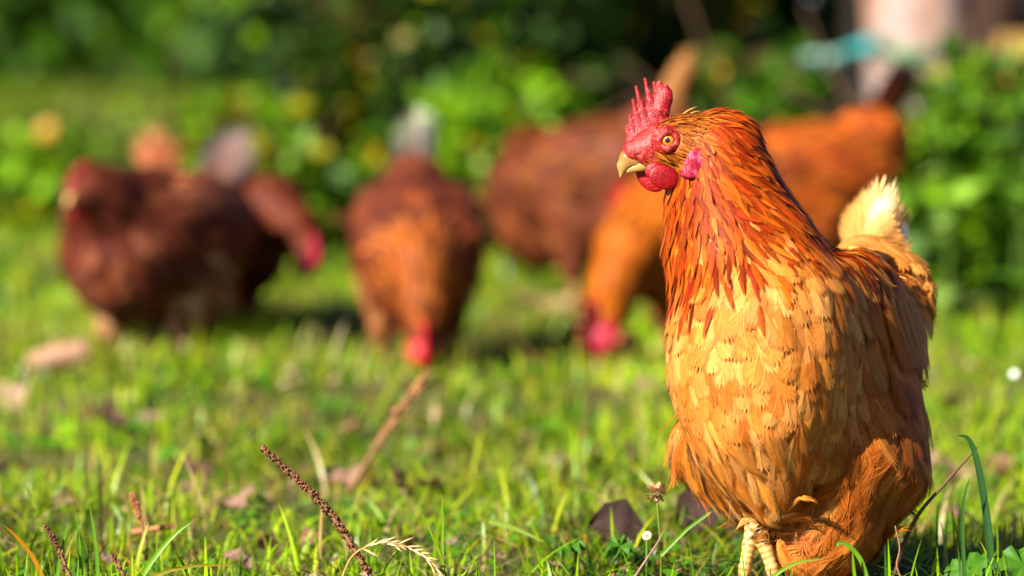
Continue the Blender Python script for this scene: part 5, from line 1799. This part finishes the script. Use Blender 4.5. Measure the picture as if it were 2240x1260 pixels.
# ---- scalloped round leaves of a low plant in the lower right corner
def mantle(px, py, d, label, n=7, size=0.030):
    g = ground_at(px, py)
    g[1] = d
    g[0] = (px - 1120) / FPX * d
    root = root_at('lady_mantle', g)
    tag(root, label, 'plant')
    for k in range(n):
        an = k * 2.4 + 0.3
        c = np.array([math.cos(an) * 0.035, math.sin(an) * 0.03, 0.028 + 0.008 * (k % 3)])
        nn = nrm(np.array([math.cos(an) * 0.4, math.sin(an) * 0.4 - 0.35, 1]))
        a = nrm(np.cross(nn, [0.1, 0.9, 0.2]))
        b = np.cross(nn, a)
        M = 36
        V = [c]
        for j in range(M):
            t = 2 * math.pi * j / M
            r = size * (0.62 + 0.18 * abs(math.sin(t * 3.5)) + 0.05 * (j % 2))
            V.append(c + a * r * math.cos(t) + b * r * math.sin(t) + nn * 0.006 * math.cos(t * 7))
        t = np.array([(0, j + 1, (j + 1) % M + 1) for j in range(M)])
        lf = mk('leaf', np.array(V), [t], M_LEAF, root, np.ones((M + 1, 3)) * np.array((0.09, 0.22, 0.02)))
        V, Pp = tube(np.array([(0, 0, 0), c * 0.5 + np.array([0, 0, 0.004]), c - nn * 0.001]), 0.0011, 5)
        mk('leaf_stalk', V, Pp, M_LEAF, lf, np.ones((len(V), 3)) * np.array((0.14, 0.20, 0.03)))


mantle(2205, 1250, 3.50, 'scalloped round-leaved plant in the lower right corner')
mantle(1325, 1215, 3.62, 'small round-leaved weed left of the dark curled leaf', 4, 0.016)

# extra taller tufts along the front, and longer loose blades over the lawn
N = 520
x = np.concatenate([rng.normal(-0.40, 0.06, 150), rng.normal(0.43, 0.06, 170), (rng.random(200) * 2 - 1) * 0.5])
y = 3.30 + 0.38 * rng.random(N)
V, Pp, C = blades(np.stack([x, y, gh(x, y) - 0.002], -1), 0.035 + 0.055 * rng.random(N) ** 1.5, 0.002 + 0.0025 * rng.random(N), rng.random(N) * 6.283,
                  np.abs(rng.normal(0.45, 0.4, N)), GREENS[rng.integers(0, 5, N)] * (0.6 + 0.5 * rng.random((N, 1))), 7)
tag(mk('grass_tufts', V, Pp, M_GRASS, None, C), 'longer loose grass blades along the bottom of the picture', 'grass', kind='stuff')
N = 900
y = 3.6 + 3.0 * rng.random(N)
x = (rng.random(N) * 2 - 1) * (1120 / FPX * y + 0.1)
V, Pp, C = blades(np.stack([x, y, gh(x, y) - 0.002], -1), 0.05 + 0.05 * rng.random(N), 0.003 + 0.003 * rng.random(N), rng.random(N) * 6.283,
                  np.abs(rng.normal(0.7, 0.5, N)), np.concatenate([GREENS[4:], DRY[:2]])[rng.integers(0, 4, N)], 5)
tag(mk('grass_tufts', V, Pp, M_GRASS, None, C), 'pale longer blades scattered over the blurred lawn', 'grass', kind='stuff')


# ------------------------------------------------------------------ things in the background
def chunk(name, pts, radii, mat, col, label, cat, nseg=12, wob=0.25, ncol=None):
    p = catmull(pts, 12)
    g = np.array([p[0][0], p[0][1], max(0.0, min(p[0][2], p[-1][2]) - radii[0])])
    rad = np.interp(np.linspace(0, 1, 12), np.linspace(0, 1, len(radii)), radii)
    V, Pp = tube(p, rad, nseg, wob=wob)
    cc = np.ones((len(V), 3)) * np.array(col)
    if ncol is not None:
        k = (vnoise(V[:, 0] * 3, V[:, 2] * 3, 0.2) > 0.55)[:, None]
        cc = np.where(k, np.array(ncol), cc)
    if name == 'old_tree':
        root = root_at(name, g)
        mk('trunk', V, Pp, mat, root, cc, True, g)
        for k in range(5):
            e0 = p[-2] + rng.normal(0, 0.02, 3)
            e1 = e0 + np.array([math.cos(k * 1.3), math.sin(k * 1.3), 0.9]) * (0.5 + 0.3 * rng.random())
            VV, PP = tube(catmull([e0, (e0 + e1) / 2 + rng.normal(0, 0.05, 3), e1], 6), np.linspace(0.06, 0.02, 6), 7)
            mk('limb', VV, PP, mat, root, np.ones((len(VV), 3)) * np.array(col), True, g)
        tag(root, label, cat)
        return root
    o = mk(name, V, Pp, mat, None, cc, True, g)
    o.location = Vector(g)
    tag(o, label, cat)
    return o


def gz(px, py, d):
    return P(px, py, d)


# split log on the lawn at the left
chunk('log_piece', [P(66, 792, 5.55), P(125, 778, 5.55), P(194, 768, 5.55)], [0.012, 0.018, 0.016], M_WOOD, (0.36, 0.22, 0.15), 'short pale pinkish piece of wood lying at the far left', 'wood', 8, 0.3)
# pale trunk with flared foot, dark plank, orange stump, post coloured as shadow
b = gxy(2005, 9.4)
chunk('old_tree', [b + np.array([0.02, 0, -0.05]), b + np.array([0.0, 0, 0.5]), b + np.array([-0.02, 0, 1.2]), b + np.array([-0.03, 0.05, 2.6])], [0.135, 0.130, 0.135, 0.14], M_WOOD, (0.36, 0.28, 0.26),
      'pale grey pink tree trunk in the upper right background', 'tree trunk', 16, 0.12, (0.36, 0.22, 0.16))
b = gxy(1868, 9.5)
chunk('shadow_post', [b + np.array([0, 0, -0.05]), b + np.array([0, 0, 0.7]), b + np.array([0, 0, 1.5])], [0.032, 0.032, 0.030], M_WOOD, (0.018, 0.012, 0.008), 'narrow post painted shadow-dark just left of the pale trunk', 'post', 8, 0.1)  # near-black colour paints the shadow along the trunk's left edge
b = gxy(2100, 9.2)
chunk('leaning_board', [b + np.array([0, 0, -0.02]), b + np.array([0.08, 0.05, 0.5]), b + np.array([0.22, 0.12, 1.3])], [0.075, 0.072, 0.07], M_WOOD, (0.045, 0.020, 0.010), 'dark brown board leaning right beside the pale trunk', 'board', 6, 0.05)
b = gxy(2240, 8.9)
chunk('tree_stump', [b + np.array([0, 0, -0.05]), b + np.array([0, 0, 0.25]), b + np.array([0.01, 0, 0.50])], [0.13, 0.105, 0.075], M_WOOD, (0.40, 0.17, 0.06), 'orange brown rounded stump at the upper right border', 'stump', 14, 0.25, (0.28, 0.18, 0.05))
b = gxy(1392, 10.0)
chunk('fence_stake', [b + np.array([0, 0.0, -0.05]), b + np.array([0, 0, 0.55]), b + np.array([0, 0, 0.95])], [0.012, 0.015, 0.016], M_WOOD, (0.14, 0.10, 0.07), 'thin stake behind the hedge above the front hen\'s comb', 'stake', 8, 0.2)
c = P(1390, 2, 9.95)
sdf_obj = sdf_part('stake_cap', [Ell(c, (0.045, 0.035, 0.05)), Ell(c + np.array([0, 0, 0.05]), (0.04, 0.03, 0.05))], 0.01, 0.012, M_CLOTH, None, np.array([c[0], c[1], c[2] - 0.04]), (0.62, 0.45, 0.38))
sdf_obj.location = Vector((c[0], c[1], c[2] - 0.04))
tag(sdf_obj, 'pale pink rounded cap on the stake at the top edge', 'cap')

# turquoise strip tied between the post and the trunk
top, bot, cs = [], [], []
n = 26
for i in range(n):
    s = i / (n - 1)
    px = 1755 + 285 * s
    py = 128 - 14 * s + 12 * math.sin(s * 9) - 8 * math.sin(s * 3.1)
    w = 26 + 6 * math.sin(s * 14)
    d = 9.15 + 0.03 * math.sin(s * 21)
    top.append(P(px, py - w / 2 * 1.2, d))
    bot.append(P(px, py + w / 2 * 1.2, d + 0.02 * math.sin(s * 33)))
    cs.append(np.array((0.30, 0.48, 0.42)) if s < 0.32 else (np.array((0.05, 0.36, 0.36)) if s < 0.6 else np.array((0.12, 0.34, 0.16))))
V = np.array(top + [(a + b) / 2 + np.array([0, -0.012, 0]) for a, b in zip(top, bot)] + bot)
q = [(k * n + i, k * n + i + 1, (k + 1) * n + i + 1, (k + 1) * n + i) for k in range(2) for i in range(n - 1)]
o = mk('cloth_strip', V, [np.array(q)], M_CLOTH, None, np.array(cs * 3), True, V[0])
o.location = Vector(V[0])
md = o.modifiers.new('thickness', 'SOLIDIFY')
md.thickness = 0.004
tag(o, 'turquoise and pale green strip stretched in front of the pale trunk', 'cloth strip')
